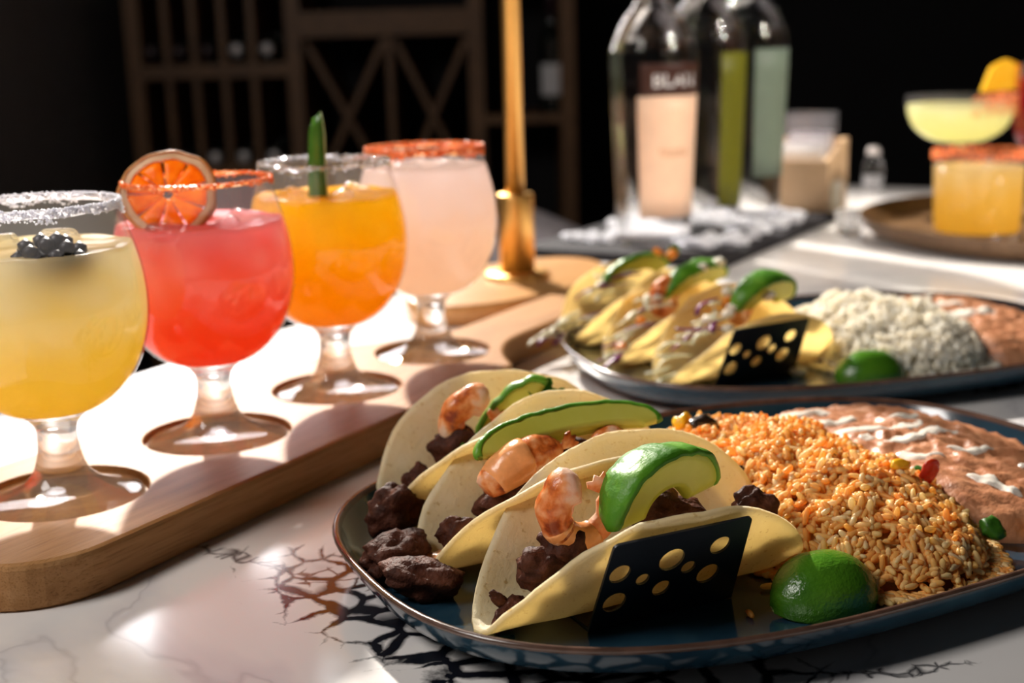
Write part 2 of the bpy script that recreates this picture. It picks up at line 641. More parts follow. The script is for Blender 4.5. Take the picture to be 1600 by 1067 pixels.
M['cabbage_purple'] = leafy('purple_cabbage', [(0.3, (0.18, 0.015, 0.13)), (0.7, (0.34, 0.05, 0.27))], scale=90, transl=0.35, rough=0.3)
M['cheese'] = leafy('white_cheese', [(0.3, (0.82, 0.76, 0.62)), (0.7, (0.9, 0.86, 0.76))], scale=120, transl=0.2, rough=0.6)
M['salt'] = leafy('coarse_salt', [(0.3, (0.93, 0.93, 0.97)), (0.7, (0.98, 0.98, 0.99))], scale=600, transl=0.6, rough=0.15, spec=0.7)
M['chili'] = leafy('chili_salt', [(0.33, (0.92, 0.30, 0.06)), (0.5, (0.96, 0.46, 0.14)), (0.66, (0.98, 0.76, 0.56))], scale=700, transl=0.6, rough=0.3, spec=0.6)
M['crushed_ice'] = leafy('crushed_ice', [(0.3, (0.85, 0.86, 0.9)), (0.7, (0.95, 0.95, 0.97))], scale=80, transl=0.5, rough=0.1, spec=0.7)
M['orange_peel'] = leafy('dried_orange_peel', [(0.3, (0.60, 0.18, 0.02)), (0.7, (0.80, 0.42, 0.14))], scale=120, transl=0.2)
M['orange_pith'] = leafy('orange_pith', [(0.3, (0.80, 0.55, 0.30)), (0.7, (0.88, 0.70, 0.48))], scale=120, transl=0.3)
M['orange_flesh'] = leafy('orange_flesh', [(0.3, (0.80, 0.26, 0.01)), (0.5, (0.92, 0.40, 0.02)), (0.75, (0.95, 0.55, 0.08))], scale=110, transl=0.6, rough=0.25, bscale=300)
M['pepper_green'] = leafy('jalapeno_green', [(0.3, (0.05, 0.16, 0.015)), (0.7, (0.10, 0.26, 0.03))], scale=60, transl=0.25, rough=0.18, spec=0.6, bmp=0.05)
M['pepper_pale'] = leafy('jalapeno_inside', [(0.3, (0.66, 0.70, 0.36)), (0.7, (0.80, 0.82, 0.55))], scale=60, transl=0.4, rough=0.25)
M['berry'] = plain('dark_berry', (0.020, 0.016, 0.022), rough=0.42, spec=0.6, var=0.4)
M['seed'] = plain('seed', (0.55, 0.50, 0.32), rough=0.3)
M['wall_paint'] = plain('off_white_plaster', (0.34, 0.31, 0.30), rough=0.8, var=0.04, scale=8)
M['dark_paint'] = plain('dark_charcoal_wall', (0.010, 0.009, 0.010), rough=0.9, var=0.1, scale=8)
M['floor'] = plain('dark_floor', (0.03, 0.026, 0.024), rough=0.6, scale=10)
M['chair'] = plain('pale_grey_upholstery', (0.55, 0.50, 0.53), rough=0.7, bmp=0.1)
M['chair_leg'] = plain('dark_chair_leg', (0.05, 0.035, 0.025), rough=0.4)
M['acrylic'] = glass_thin('clear_acrylic', tint=(0.86, 0.85, 0.88), rough=0.08, mist=0.05)
M['paper'] = plain('white_paper', (0.85, 0.83, 0.83), rough=0.7, var=0.03)
M['wine_glass_bottle'] = plain('dark_bottle_glass', (0.008, 0.010, 0.008), rough=0.15, spec=0.6)
M['capsule_pale'] = plain('silver_capsule', (0.75, 0.70, 0.68), rough=0.3, metal=0.3)
M['capsule_dark'] = plain('dark_capsule', (0.04, 0.02, 0.025), rough=0.3)

# ------------------------------------------------------------------ setting
FLOOR_Z = -0.76
ANG = radians(59.3)
UX, UY = cos(ANG), sin(ANG)


def uv(u, v, z=0.0):
    """point in the table's own axes: u runs along its long side, v across it"""
    return (u * UX - v * UY, u * UY + v * UX, z)


def slab(name, x0, x1, y0, y1, z0, z1, mat):
    o = obj(name, box((x0 + x1) / 2, (y0 + y1) / 2, (z0 + z1) / 2, x1 - x0, y1 - y0, z1 - z0), mat, smooth=False)
    o['kind'] = 'structure'
    return o


slab('floor', -1.32, 3.0, -1.8, 4.3, FLOOR_Z - 0.1, FLOOR_Z, M['floor'])
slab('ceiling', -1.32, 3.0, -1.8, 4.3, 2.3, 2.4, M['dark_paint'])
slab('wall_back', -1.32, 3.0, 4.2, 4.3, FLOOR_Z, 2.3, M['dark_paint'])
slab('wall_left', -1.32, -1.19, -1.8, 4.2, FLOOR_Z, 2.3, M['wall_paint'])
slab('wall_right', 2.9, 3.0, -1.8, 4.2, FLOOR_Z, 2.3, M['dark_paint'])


def make_table():
    t = empty('marble_table', (0, 0, 0))
    tag(t, 'white marble-topped table with crackled black veins under the plates', 'table')
    bm = bmesh.new()
    u_a, u_b, v_a, v_b = -0.25, 1.87, -0.30, 0.66
    cs = [uv(u_a, v_a), uv(u_b, v_a), uv(u_b, v_b), uv(u_a, v_b)]
    vs = [bm.verts.new((c[0], c[1], z)) for z in (-0.03, 0.0) for c in cs]
    bm.faces.new(vs[3::-1])
    bm.faces.new(vs[4:8])
    for k in range(4):
        bm.faces.new((vs[k], vs[(k + 1) % 4], vs[4 + (k + 1) % 4], vs[4 + k]))
    bmesh.ops.bevel(bm, geom=list(bm.edges), offset=0.003, segments=2, affect='EDGES')
    bobj('tabletop', bm, M['marble'], t)
    for du, dv in ((-0.1, -0.15), (1.72, -0.15), (-0.1, 0.51), (1.72, 0.51)):
        c = uv(du, dv)
        obj('leg', lathe([(0.03, FLOOR_Z), (0.03, FLOOR_Z + 0.01), (0.022, FLOOR_Z + 0.02), (0.022, -0.04), (0.04, -0.0305)], 16, True, True),
            M['black_cap'], t).location = (c[0], c[1], 0)


make_table()

# ------------------------------------------------------------------ serving board
BT = 0.020   # board top


def outline_board():
    P = []

    def arc(cx, cy, r, a0, a1, n):
        for k in range(n + 1):
            a = radians(a0 + (a1 - a0) * k / n)
            P.append((cx + r * cos(a), cy + r * sin(a)))
    hw = 0.064
    xl = -0.207
    r = 0.042
    arc(xl + r, -hw + r, r, 180, 270, 10)
    arc(0.160, -hw + 0.010, 0.010, 270, 318, 4)
    for k in range(1, 9):      # shoulder sweeping into the handle
        t = k / 8
        x = 0.1675 + (0.245 - 0.1675) * t
        P.append((x, -0.0605 + 0.0355 * (1 - (1 - t) ** 2.2)))
    P.append((0.33, -0.026))
    arc(0.372, 0.0, 0.026, 270, 450, 12)
    P.append((0.33, 0.026))
    for k in range(0, 8):
        t = 1 - k / 8
        x = 0.1675 + (0.245 - 0.1675) * t
        P.append((x, 0.0605 - 0.0355 * (1 - (1 - t) ** 2.2)))
    arc(0.160, hw - 0.010, 0.010, 42, 90, 4)
    arc(xl + r, hw - r, r, 90, 180, 10)
    # drop doubles
    Q = []
    for p in P:
        if not Q or hypot(p[0] - Q[-1][0], p[1] - Q[-1][1]) > 1e-5:
            Q.append(p)
    return Q


GU = [0.3715, 0.4723, 0.5731, 0.6738]
GV = 0.4605
BU, BV = 0.5, 0.4575


def inset(P, d):
    n = len(P)
    out = []
    for i in range(n):
        a, b, c = Vector(P[i - 1]), Vector(P[i]), Vector(P[(i + 1) % n])
        t = (c - a).normalized()
        nrm = Vector((-t.y, t.x))
        out.append(tuple(b + nrm * d))
    return out


def make_board():
    P = outline_board()
    bm = bmesh.new()
    rows = [(0.0015, 0.0), (0.0, 0.0015), (0.0, BT - 0.0025), (0.0008, BT - 0.0008), (0.0025, BT)]
    rings = []
    for d, z in rows:
        rings.append([bm.verts.new((x, y, z)) for x, y in inset(P, d)])
    n = len(P)
    for a, b in zip(rings, rings[1:]):
        for k in range(n):
            bm.faces.new((a[k], a[(k + 1) % n], b[(k + 1) % n], b[k]))
    bm.faces.new(list(reversed(rings[0])))
    edges = [bm.edges.get((rings[-1][k], rings[-1][(k + 1) % n])) for k in range(n)]
    R = 0.0385
    for gu in GU:
        cx, cy = gu - BU, GV - BV
        seg = 40
        rr = []
        for r, z in ((R, BT), (R - 0.0006, BT - 0.0006), (R - 0.0008, 0.0165), (R - 0.0016, 0.016)):
            rr.append([bm.verts.new((cx + r * cos(2 * pi * k / seg), cy + r * sin(2 * pi * k / seg), z)) for k in range(seg)])
        for a, b in zip(rr, rr[1:]):
            for k in range(seg):
                bm.faces.new((a[k], a[(k + 1) % seg], b[(k + 1) % seg], b[k]))
        bm.faces.new(rr[-1])
        edges += [bm.edges.get((rr[0][k], rr[0][(k + 1) % seg])) for k in range(seg)]
    bmesh.ops.triangle_fill(bm, use_beauty=True, use_dissolve=False, edges=edges)
    bmesh.ops.recalc_face_normals(bm, faces=bm.faces)
    o = bobj('serving_board', bm, M['board'])
    o.location = uv(BU, BV)
    o.rotation_euler = (0, 0, ANG)
    tag(o, 'long oak paddle board with round recesses holding four cocktail glasses', 'serving board')


make_board()

# ------------------------------------------------------------------ cocktail glasses
# profile above the recess floor (local z = 0 at the foot)
BOWL = [(0.0135, 0.041), (0.0225, 0.0445), (0.0310, 0.0510), (0.0385, 0.0610), (0.0432, 0.0735), (0.0452, 0.0870), (0.0446, 0.1010), (0.0420, 0.1140), (0.0385, 0.1260), (0.0360, 0.1350)]
RIM_R, RIM_Z = 0.0360, 0.1350


def granules(n, place, size, seed):
    rnd = random.Random(seed)
    V, F = [], []
    for _ in range(n):
        p = place(rnd)
        s = size * rnd.uniform(0.5, 1.4)
        R = Matrix.Rotation(rnd.uniform(0, pi), 3, Vector((rnd.uniform(-1, 1), rnd.uniform(-1, 1), rnd.uniform(-1, 1))).normalized())
        b = len(V)
        for q in ((1, 0, 0), (-1, 0, 0), (0, 1, 0), (0, -1, 0), (0, 0, 1), (0, 0, -1)):
            V.append(tuple(Vector(p) + R @ (Vector(q) * s)))
        for f in ((0, 2, 4), (2, 1, 4), (1, 3, 4), (3, 0, 4), (2, 0, 5), (1, 2, 5), (3, 1, 5), (0, 3, 5)):
            F.append(tuple(b + i for i in f))
    return V, F


def make_glass(idx, label, liquid_mat, level, rim_mat=None, rim_h=0.006, rim_n=1500, rim_from=0.0, rim_to=2 * pi, rim_size=0.00055):
    c = uv(GU[idx], GV, 0.0162)
    g = empty('cocktail_glass', c)
    tag(g, label, 'glass', 'stemmed cocktail glasses on the board')
    prof = smooth_prof(BOWL, 5)
    # thin bowl with a rolled lip
    lip = [(RIM_R + 0.0006 * cos(a) - 0.0004, RIM_Z + 0.0009 * sin(a)) for a in [radians(x) for x in (0, 45, 90, 135, 180)]]
    obj('bowl', lathe(prof + lip, 72), M['bowl_glass'], g)
    foot = smooth_prof([(0.0355, 0.0), (0.0360, 0.0010), (0.0345, 0.0022), (0.0270, 0.0045), (0.0180, 0.0085), (0.0125, 0.0140), (0.0098, 0.0215), (0.0088, 0.029), (0.0092, 0.0355), (0.0125, 0.0400), (0.0136, 0.0412)], 5)
    obj('stem_and_foot', lathe(foot, 64, True, True), M['stem_glass'], g)
    # drink, a hair inside the bowl
    inner = [(0.0008, 0.0425)] + [(r - 0.0009, z + 0.0006) for r, z in prof if 0.0432 < z < level - 0.001]
    rl = max(r for r, z in prof if abs(z - level) < 0.004) - 0.0012
    for z, r in [(level, None)]:
        # radius at the level
        for (r1, z1), (r2, z2) in zip(prof, prof[1:]):
            if z1 <= z <= z2:
                rl = r1 + (r2 - r1) * (z - z1) / (z2 - z1) - 0.0010
    top = [(rl, level), (rl * 0.97, level + 0.0002)] + [(rl * k, level - 0.0003) for k in (0.85, 0.7, 0.5, 0.3, 0.12, 0.01)]
    V, F = lathe(inner + top, 72, True, True)
    V2 = []
    for x, y, z in V:
        if z > level - 0.0008:
            z += 0.0011 * noise.noise(Vector((x * 90 + idx * 5, y * 90, 1.3)))
        V2.append((x, y, z))
    obj('drink', (V2, F), liquid_mat, g)
    if rim_mat:
        def place(rnd):
            a = rnd.uniform(rim_from, rim_to)
            h = rnd.random() ** 1.6
            z = RIM_Z + 0.0014 - h * rim_h * (0.65 + 0.35 * sin(a * 7 + idx) * sin(a * 3 + 1))
            rr = RIM_R + 0.0004
            if z < RIM_Z:
                rr = RIM_R + (RIM_Z - z) * 0.26 + 0.0003
            rr += rnd.uniform(-0.0006, 0.0008) if z > RIM_Z - 0.001 else rnd.uniform(-0.0001, 0.0008)
            return (rr * cos(a), rr * sin(a), z)
        # the packed layer under the loose grains
        seg, rows = 90, 7
        V, F = [], []
        span = rim_to - rim_from
        for i in range(rows):
            h = i / (rows - 1)
            for k in range(seg):
                a = rim_from + span * k / seg
                z = RIM_Z + 0.0013 - h * rim_h * 0.62 * (0.8 + 0.3 * noise.noise(Vector((cos(a) * 3, sin(a) * 3, idx))))
                rr = RIM_R + 0.0006 + max(0, RIM_Z - z) * 0.26 + 0.0005 * noise.noise(Vector((cos(a) * 30, sin(a) * 30, h * 6 + idx))) - (0.0012 if i == 0 else 0)
                V.append((rr * cos(a), rr * sin(a), z))
        for i in range(rows - 1):
            for k in range(seg):
                k2 = (k + 1) % seg
                F.append((i * seg + k, i * seg + k2, (i + 1) * seg + k2, (i + 1) * seg + k))
        s = obj('rim_crust', merge((V, F), granules(rim_n, place, rim_size, idx + 11)), rim_mat, g, smooth=False)
        s['kind'] = 'stuff'
    return g


D_yellow = drink('pale_yellow_drink', [(0.0, (0.99, 0.66, 0.05)), (0.35, (0.99, 0.72, 0.11)), (0.6, (0.96, 0.80, 0.32)), (0.85, (0.90, 0.84, 0.58)), (1.0, (0.88, 0.85, 0.72))], 0.045, 0.118, (0.95, 0.92, 0.80), ice=0.75)
D_red = drink('coral_red_drink', [(0.0, (0.99, 0.10, 0.020)), (0.3, (0.99, 0.17, 0.045)), (0.6, (0.99, 0.25, 0.12)), (0.85, (0.98, 0.32, 0.28)), (1.0, (0.96, 0.42, 0.46))], 0.045, 0.115, (0.99, 0.66, 0.62), ice=0.8)
D_orange = drink('mango_orange_drink', [(0.0, (0.98, 0.38, 0.004)), (0.35, (0.99, 0.46, 0.004)), (0.7, (0.99, 0.62, 0.012)), (1.0, (0.99, 0.70, 0.04))], 0.045, 0.117, (0.99, 0.80, 0.28), ice=0.7, icez=0.8)
D_peach = drink('pale_peach_drink', [(0.0, (0.98, 0.74, 0.52)), (0.45, (0.98, 0.76, 0.58)), (0.7, (0.95, 0.80, 0.72)), (1.0, (0.92, 0.82, 0.81))], 0.045, 0.124, (0.95, 0.90, 0.90), ice=0.4)

make_glass(0, 'cocktail glass of pale yellow drink with a coarse white salt rim', D_yellow, 0.1165, M['salt'], 0.007, 2200, rim_size=0.00062)
make_glass(1, 'cocktail glass of coral red drink with a speckled chili rim', D_red, 0.1150, M['chili'], 0.004, 1300, rim_size=0.00052)
make_glass(2, 'cocktail glass of mango orange drink with a glittering clear rim', D_orange, 0.1175, M['ice'], 0.006, 900, rim_size=0.0007)
make_glass(3, 'cocktail glass of pale peach drink with a thick orange chili rim', D_peach, 0.1245, M['chili'], 0.0068, 2600, rim_size=0.0007)

# ice cubes breaking the surface
ICE = [(0, 0.012, -0.016, 0.1165), (0, -0.02, 0.008, 0.1160), (0, 0.004, 0.020, 0.1165),
       (1, 0.016, -0.014, 0.1135), (1, 0.020, 0.012, 0.1140), (1, -0.006, 0.014, 0.1140), (1, -0.012, -0.022, 0.1130),
       (2, -0.018, -0.006, 0.1160), (2, 0.010, -0.018, 0.1160), (2, 0.016, 0.012, 0.1160),
       (3, -0.010, -0.018, 0.1230), (3, 0.014, -0.006, 0.1225), (3, -0.004, 0.018, 0.1225)]
ice_kind = ['pale yellow', 'coral red', 'mango orange', 'pale peach']
ice0 = None
for n_, (gi, dx, dy, z) in enumerate(ICE):
    if ice0 is None:
        ice0 = bobj('ice_cube', rbox(0.017, 0.017, 0.015, 0.0035, 3), M['ice'], smooth=True)
        o = ice0
    else:
        o = ice0.copy()
        COL.objects.link(o)
    c = uv(GU[gi], GV, 0.0162)
    o.location = (c[0] + dx, c[1] + dy, c[2] + z - 0.0035)
    o.rotation_euler = (random.uniform(-0.5, 0.5), random.uniform(-0.5, 0.5), random.uniform(0, 3))
    o['label'] = 'clear ice cube floating at the top of the %s drink' % ice_kind[gi]
    o['category'] = 'ice cube'
    o['group'] = 'ice cubes in the %s drink' % ice_kind[gi]

# dark berry in the yellow drink


def make_berry():
    c = uv(GU[0], GV, 0.0162)
    g = empty('blackberry', (c[0] + 0.0135, c[1] - 0.0215, c[2] + 0.1140))
    vfs = []
    rnd = random.Random(3)
    for k in range(30):
        y = 1 - 2 * (k + 0.5) / 30
        a = k * 2.39996
        r = sqrt(1 - y * y)
        p = (0.0135 * r * cos(a), 0.0095 * r * sin(a), 0.0085 * y)
        V, F = ICO[1]
        s = 0.0037
        vfs.append(([(v[0] * s + p[0], v[1] * s + p[1], v[2] * s + p[2]) for v in V], F))
    vfs.append(([(v[0] * 0.0105, v[1] * 0.008, v[2] * 0.0065) for v in ICO[2][0]], ICO[2][1]))
    obj('drupelets', merge(*vfs), M['berry'], g)
    tag(g, 'dark blackberry bobbing at the top of the pale yellow drink', 'berry')


make_berry()

# dried orange wheel on the red drink


def make_orange():
    c = uv(GU[1], GV, 0.0162)
    g = empty('dried_orange_slice', (c[0] - 0.0135, c[1] - 0.006, c[2] + 0.1290))
    R0 = 0.0240
    seg = 56

    def disc(r0, r1, th, wob, z0=0.0):
        V, F = [], []
        rad = 6
        for side in (1, -1):
            for i in range(rad + 1):
                for k in range(seg):
                    a = 2 * pi * k / seg
                    rr = r0 + (r1 - r0) * i / rad
                    w_ = 1 + wob * (0.5 * sin(3 * a + 0.7) + 0.3 * sin(7 * a) + 0.2 * sin(11 * a + 2))
                    x, y = rr * w_ * cos(a), rr * w_ * sin(a)
                    warp = 0.0022 * sin(2 * a + 0.4) * (rr / R0) ** 2 + 0.001 * sin(5 * a) * (rr / R0) ** 2
                    V.append((x, y, z0 + warp + side * th / 2 * (1 - 0.4 * (i / rad) ** 4)))
        L = (rad + 1) * seg
        for s_ in (0, 1):
            for i in range(rad):
                for k in range(seg):
                    k2 = (k + 1) % seg
                    q = (s_ * L + i * seg + k, s_ * L + i * seg + k2, s_ * L + (i + 1) * seg + k2, s_ * L + (i + 1) * seg + k)
                    F.append(q if s_ == 0 else q[::-1])
        for k in range(seg):
            k2 = (k + 1) % seg
            F.append((rad * seg + k, L + rad * seg + k, L + rad * seg + k2, rad * seg + k2))
            if r0 > 0.0001:
                F.append((k, k2, L + k2, L + k))
        return V, F
    parts = [('peel', disc(R0 * 0.94, R0, 0.0040, 0.05), M['orange_peel']),
             ('pith', disc(R0 * 0.80, R0 * 0.945, 0.0034, 0.05), M['orange_pith'])]
    rot = Matrix.Rotation(radians(20), 4, 'Z') @ Matrix.Rotation(radians(-14), 4, 'Y') @ Matrix.Rotation(radians(58), 4, 'X')
    for nm, vf, mt in parts:
        obj(nm, xform(vf, rot), mt, g)
    for k in range(9):     # segments, each its own wedge
        a0, a1 = 2 * pi * k / 9 + 0.045, 2 * pi * (k + 1) / 9 - 0.045
        V, F = [], []
        n, mm = 6, 6
        for side in (1, -1):
            for i in range(n + 1):
                for j in range(mm + 1):
                    rr = R0 * (0.10 + 0.69 * i / n)
                    a = a0 + (a1 - a0) * j / mm
                    w_ = 1 + 0.05 * (0.5 * sin(3 * a + 0.7) + 0.3 * sin(7 * a) + 0.2 * sin(11 * a + 2))
                    e = (1 - (2 * i / n - 1) ** 4) * (1 - (2 * j / mm - 1) ** 4)
                    warp = 0.0022 * sin(2 * a + 0.4) * (rr / R0) ** 2 + 0.001 * sin(5 * a) * (rr / R0) ** 2
                    V.append((rr * w_ * cos(a), rr * w_ * sin(a), warp + side * (0.0007 + 0.0009 * e)))
        L = (n + 1) * (mm + 1)
        for s_ in (0, 1):
            for i in range(n):
                for j in range(mm):
                    b = s_ * L + i * (mm + 1) + j
                    q = (b, b + mm + 1, b + mm + 2, b + 1)
                    F.append(q if s_ == 0 else q[::-1])
        ring = [j for j in range(mm + 1)] + [i * (mm + 1) + mm for i in range(1, n + 1)] + [n * (mm + 1) + j for j in range(mm - 1, -1, -1)] + [i * (mm + 1) for i in range(n - 1, 0, -1)]
        for q in range(len(ring)):
            a_, b_ = ring[q], ring[(q + 1) % len(ring)]
            F.append((a_, b_, L + b_, L + a_))
        obj('segment', xform((V, F), rot), M['orange_flesh'], g)
    tag(g, 'dried orange wheel leaning on the rim of the coral red drink', 'orange slice')


make_orange()

# jalapeno strip in the orange drink


def make_spear():
    c = uv(GU[2], GV, 0.0162)
    g = empty('jalapeno_strip', (c[0] - 0.0035, c[1] - 0.010, c[2] + 0.108))
    n = 14
    for nm, mt, k0, off in (('green_skin', M['pepper_green'], 0, 0.0), ('pale_inside', M['pepper_pale'], 1, -0.0013)):
        V, F = [], []
        for i in range(n + 1):
            t = i / n
            z = 0.052 * t
            hw = 0.0060 * (1 - 0.30 * t)
            if t > 0.85:
                hw *= 1 - 2.2 * (t - 0.85)
            bx = 0.0022 * t * t
            for s_, o_ in ((-1, 0.0), (-0.5, -0.0016), (0, -0.0022), (0.5, -0.0016), (1, 0.0)):
                zz = z + (0.004 * s_ if i == n else 0)
                V.append((bx + s_ * hw, o_ * (0.6 + 0.4 * (1 - t)) - off, zz))
            for s_ in (1, 0, -1):
                V.append((bx + s_ * hw, 0.0012 - off, z))
        m_ = 8
        for i in range(n):
            for k in range(m_):
                k2 = (k + 1) % m_
                F.append((i * m_ + k, i * m_ + k2, (i + 1) * m_ + k2, (i + 1) * m_ + k))
        F.append(tuple(reversed(range(m_))))
        F.append(tuple(range(n * m_, (n + 1) * m_)))
        R = Matrix.Rotation(radians(-22), 4, 'Z')
        obj(nm, xform((V, F), R), mt, g)
    tag(g, 'dark green jalapeno strip standing upright in the mango orange drink', 'pepper strip')


make_spear()

# ------------------------------------------------------------------ brass stand


def make_stand():
    c = uv(0.935, 0.555)
    g = empty('brass_pole_stand', (c[0], c[1], 0), ANG)
    tag(g, 'slim brass pole stand on an oval honey-coloured wooden base', 'stand')
    V, F = [], []
    prof = [(0.97, 0.0), (1.0, 0.0015), (1.0, 0.014), (0.985, 0.0165), (0.96, 0.017)]
    vf = lathe(prof, 64, True, True)
    obj('wooden_base', ([(x * 0.125, y * 0.066, z) for x, y, z in vf[0]], vf[1]), M['base_wood'], g)
    q = Matrix.Rotation(-ANG, 3, 'Z') @ (Vector((0.0064, 1.095, 0)) - Vector((c[0], c[1], 0)))
    pts = [('flange', [(0.0282, 0.017), (0.0284, 0.0185), (0.027, 0.0215), (0.0185, 0.0225)]),
           ('collar', [(0.0153, 0.0215), (0.0153, 0.0875), (0.0148, 0.0893), (0.009, 0.0897)]),
           ('pole', [(0.0080, 0.088), (0.0080, 0.60), (0.0060, 0.602)])]
    for nm, pr in pts:
        o = obj(nm, lathe(pr, 40, True, True), M['brass'], g)
        o.location = (q.x, q.y, 0)
    

make_stand()

# ------------------------------------------------------------------ plates
PA, PB, PE = 0.177, 0.123, 2.7


def superell(a, b, n, seg=120):
    out = []
    for k in range(seg):
        t = 2 * pi * k / seg
        c, s = cos(t), sin(t)
        r = 1.0 / ((abs(c) / a) ** n + (abs(s) / b) ** n) ** (1 / n)
        out.append((r * c, r * s))
    return out


def make_plate(center, ang, label):
    g = empty('oval_plate', (center[0], center[1], 0), ang)
    tag(g, label, 'plate')
    # (inset, z)
    rows_body = [(0.030, 0.0), (0.026, 0.0), (0.024, 0.0012), (0.016, 0.0035), (0.006, 0.0095), (0.002, 0.0155), (0.0008, 0.0185)]
    rows_in = [(0.0036, 0.0188), (0.0055, 0.0150), (0.0095, 0.0090), (0.0140, 0.0066), (0.020, 0.0060), (0.05, 0.0058)]
    rows_rim = [(0.0008, 0.0185), (0.0000, 0.0195), (0.0004, 0.0206), (0.0015, 0.0210), (0.0027, 0.0204), (0.0036, 0.0188)]

    def build(rows, cap0, cap1):
        V, F = [], []
        seg = 120
        for d, z in rows:
            V += [(x, y, z) for x, y in superell(PA - d, PB - d, PE, seg)]
        for i in range(len(rows) - 1):
            for k in range(seg):
                k2 = (k + 1) % seg
                F.append((i * seg + k, i * seg + k2, (i + 1) * seg + k2, (i + 1) * seg + k))
        if cap0: F.append(tuple(reversed(range(seg))))
        if cap1: F.append(tuple(range((len(rows) - 1) * seg, len(rows) * seg)))
        return V, F
    obj('plate_body', merge(build(rows_body, True, False), build(rows_in, False, True)), M['plate'], g)
    r = obj('rim_band', build(rows_rim, False, False), M['plate_rim'], g)
    r['label'] = 'brown glaze along the rim'
    return g


P1, A1 = (0.099, 0.529), radians(26.5)
P2, A2 = (0.211, 0.832), radians(16.0)
make_plate(P1, A1, 'dark blue oval plate of steak and shrimp tacos with orange rice')
make_plate(P2, A2, 'dark blue oval plate of cabbage tacos with white rice')


def on_plate(pl, l1, l2, z):
    c, a = (P1, A1) if pl == 1 else (P2, A2)
    return (c[0] + l1 * cos(a) - l2 * sin(a), c[1] + l1 * sin(a) + l2 * cos(a), z)


# ------------------------------------------------------------------ tacos
FL = 0.0060     # plate floor


def tortilla(R, phi_f, phi_b, sf=0.82, skew=0.2, rho=0.0150, seed=0, th=0.0021, curl=16, flare=10, asp=1.0):
    nr, na = 22, 72
    P, idx = [], {}

    def pos(s, t):
        e = max(-1, min(1, s / R))
        back = t > 0
        ph = radians((phi_b if back else phi_f) + flare * max(0, -e) ** 2 + 0.5 * flare * max(0, e) ** 2)
        d = abs(t)
        a_end = pi / 2 - ph
        arc = rho * a_end
        if d <= arc:
            a = d / rho
            o, z, L = rho * sin(a), rho * (1 - cos(a)), 0
        else:
            o, z = rho * sin(a_end), rho * (1 - cos(a_end))
            L = d - arc
            k = 5
            for i in range(k):
                pp = ph + radians(curl) * ((i + 0.5) / k) * (L / R)
                o += L / k * sin(pp)
                z += L / k * cos(pp)
        ss = s + (skew * d if back else -0.02 * d)
        w_ = 0.0022 * noise.noise(Vector((s * 32 + seed * 9.1, t * 32, seed))) + 0.0012 * noise.noise(Vector((s * 80, t * 80, seed + 4)))
        k_ = min(1.0, d / 0.02)
        return Vector((ss, (o if back else -o) + w_ * k_, z + 0.6 * w_ * k_))
    V, F = [], []
    pts, nrm = [], []
    grid = []
    for i in range(nr + 1):
        row = []
        for k in range(na if i else 1):
            a = 2 * pi * k / na
            wob = 1 + 0.018 * sin(3 * a + seed) + 0.012 * sin(5 * a + 2 * seed) + 0.010 * noise.noise(Vector((cos(a) * 4, sin(a) * 4, seed * 3)))
            r = R * wob * (i / nr)
            s, t = r * cos(a) * asp, r * sin(a)
            if t < 0:
                t *= sf
            p = pos(s, t)
            e = 0.0008
            du = pos(s + e, t) - pos(s - e, t)
            dv = pos(s, t + e) - pos(s, t - e)
            n_ = du.cross(dv).normalized()
            row.append(len(pts))
            pts.append(p)
            nrm.append(n_)
        grid.append(row)
    nP = len(pts)
    for i, (p, n_) in enumerate(zip(pts, nrm)):
        V.append(tuple(p + n_ * th / 2))
    for i, (p, n_) in enumerate(zip(pts, nrm)):
        V.append(tuple(p - n_ * th / 2))
    for i in range(nr):
        for k in range(na):
            k2 = (k + 1) % na
            if i == 0:
                q = (grid[0][0], grid[1][k], grid[1][k2])
            else:
                q = (grid[i][k], grid[i + 1][k], grid[i + 1][k2], grid[i][k2])
            F.append(q)
            F.append(tuple(x + nP for x in reversed(q)))
    for k in range(na):
        k2 = (k + 1) % na
        a, b = grid[nr][k], grid[nr][k2]
        F.append((a, a + nP, b + nP, b))
    return V, F


TA = radians(25.0)
TC = {3: (0.0510, 0.4575), 2: (0.0256, 0.5119), 1: (0.0011, 0.5644)}
TB = radians(28.0)
TD = {3: (0.1477, 0.7875), 2: (0.1195, 0.8405), 1: (0.0914, 0.8935)}


def frame(set_, k):
    c = (TC if set_ == 1 else TD)[k]
    a = TA if set_ == 1 else TB
    return c, a


def place(o, set_, k, s=0.0, off=0.0, z=0.0, rot=None):
    c, a = frame(set_, k)
    o.location = (c[0] + s * cos(a) - off * sin(a), c[1] + s * sin(a) + off * cos(a), z)
    e = rot or (0, 0, 0)
    o.rotation_mode = 'XYZ'
    o.rotation_euler = (e[0], e[1], e[2] + a)
    return o


TZ = 0.0078     # underside of a tortilla in the holder
for k, pf, pb, sf, sk, lab in (
        (1, 24, 27, 0.86, 0.16, 'soft corn taco shell farthest from the lime wedge on the orange rice plate'),
        (2, 24, 27, 0.86, 0.18, 'soft corn taco shell in the middle of the orange rice plate'),
        (3, 25, 27, 0.80, 0.20, 'soft corn taco shell with the black steel flap against it beside the orange rice')):
    o = obj('taco_shell', tortilla(0.0685, pf, pb, sf, sk, seed=k * 1.7), M['tortilla'])
    place(o, 1, k, -0.0040, 0, TZ)
    tag(o, lab, 'taco', 'tacos on the orange rice plate')
for k, lab in ((1, 'golden taco shell nearest the paddle handle on the white rice plate'),
               (2, 'golden taco shell in the middle of the white rice plate'),
               (3, 'golden taco shell against the black flap on the white rice plate')):
    o = obj('taco_shell', tortilla(0.0645, 25, 27, 0.84, 0.18, seed=k * 2.3 + 5), M['tortilla_gold'])
    place(o, 2, k, 0, 0, TZ)
    tag(o, lab, 'taco', 'tacos on the white rice plate')


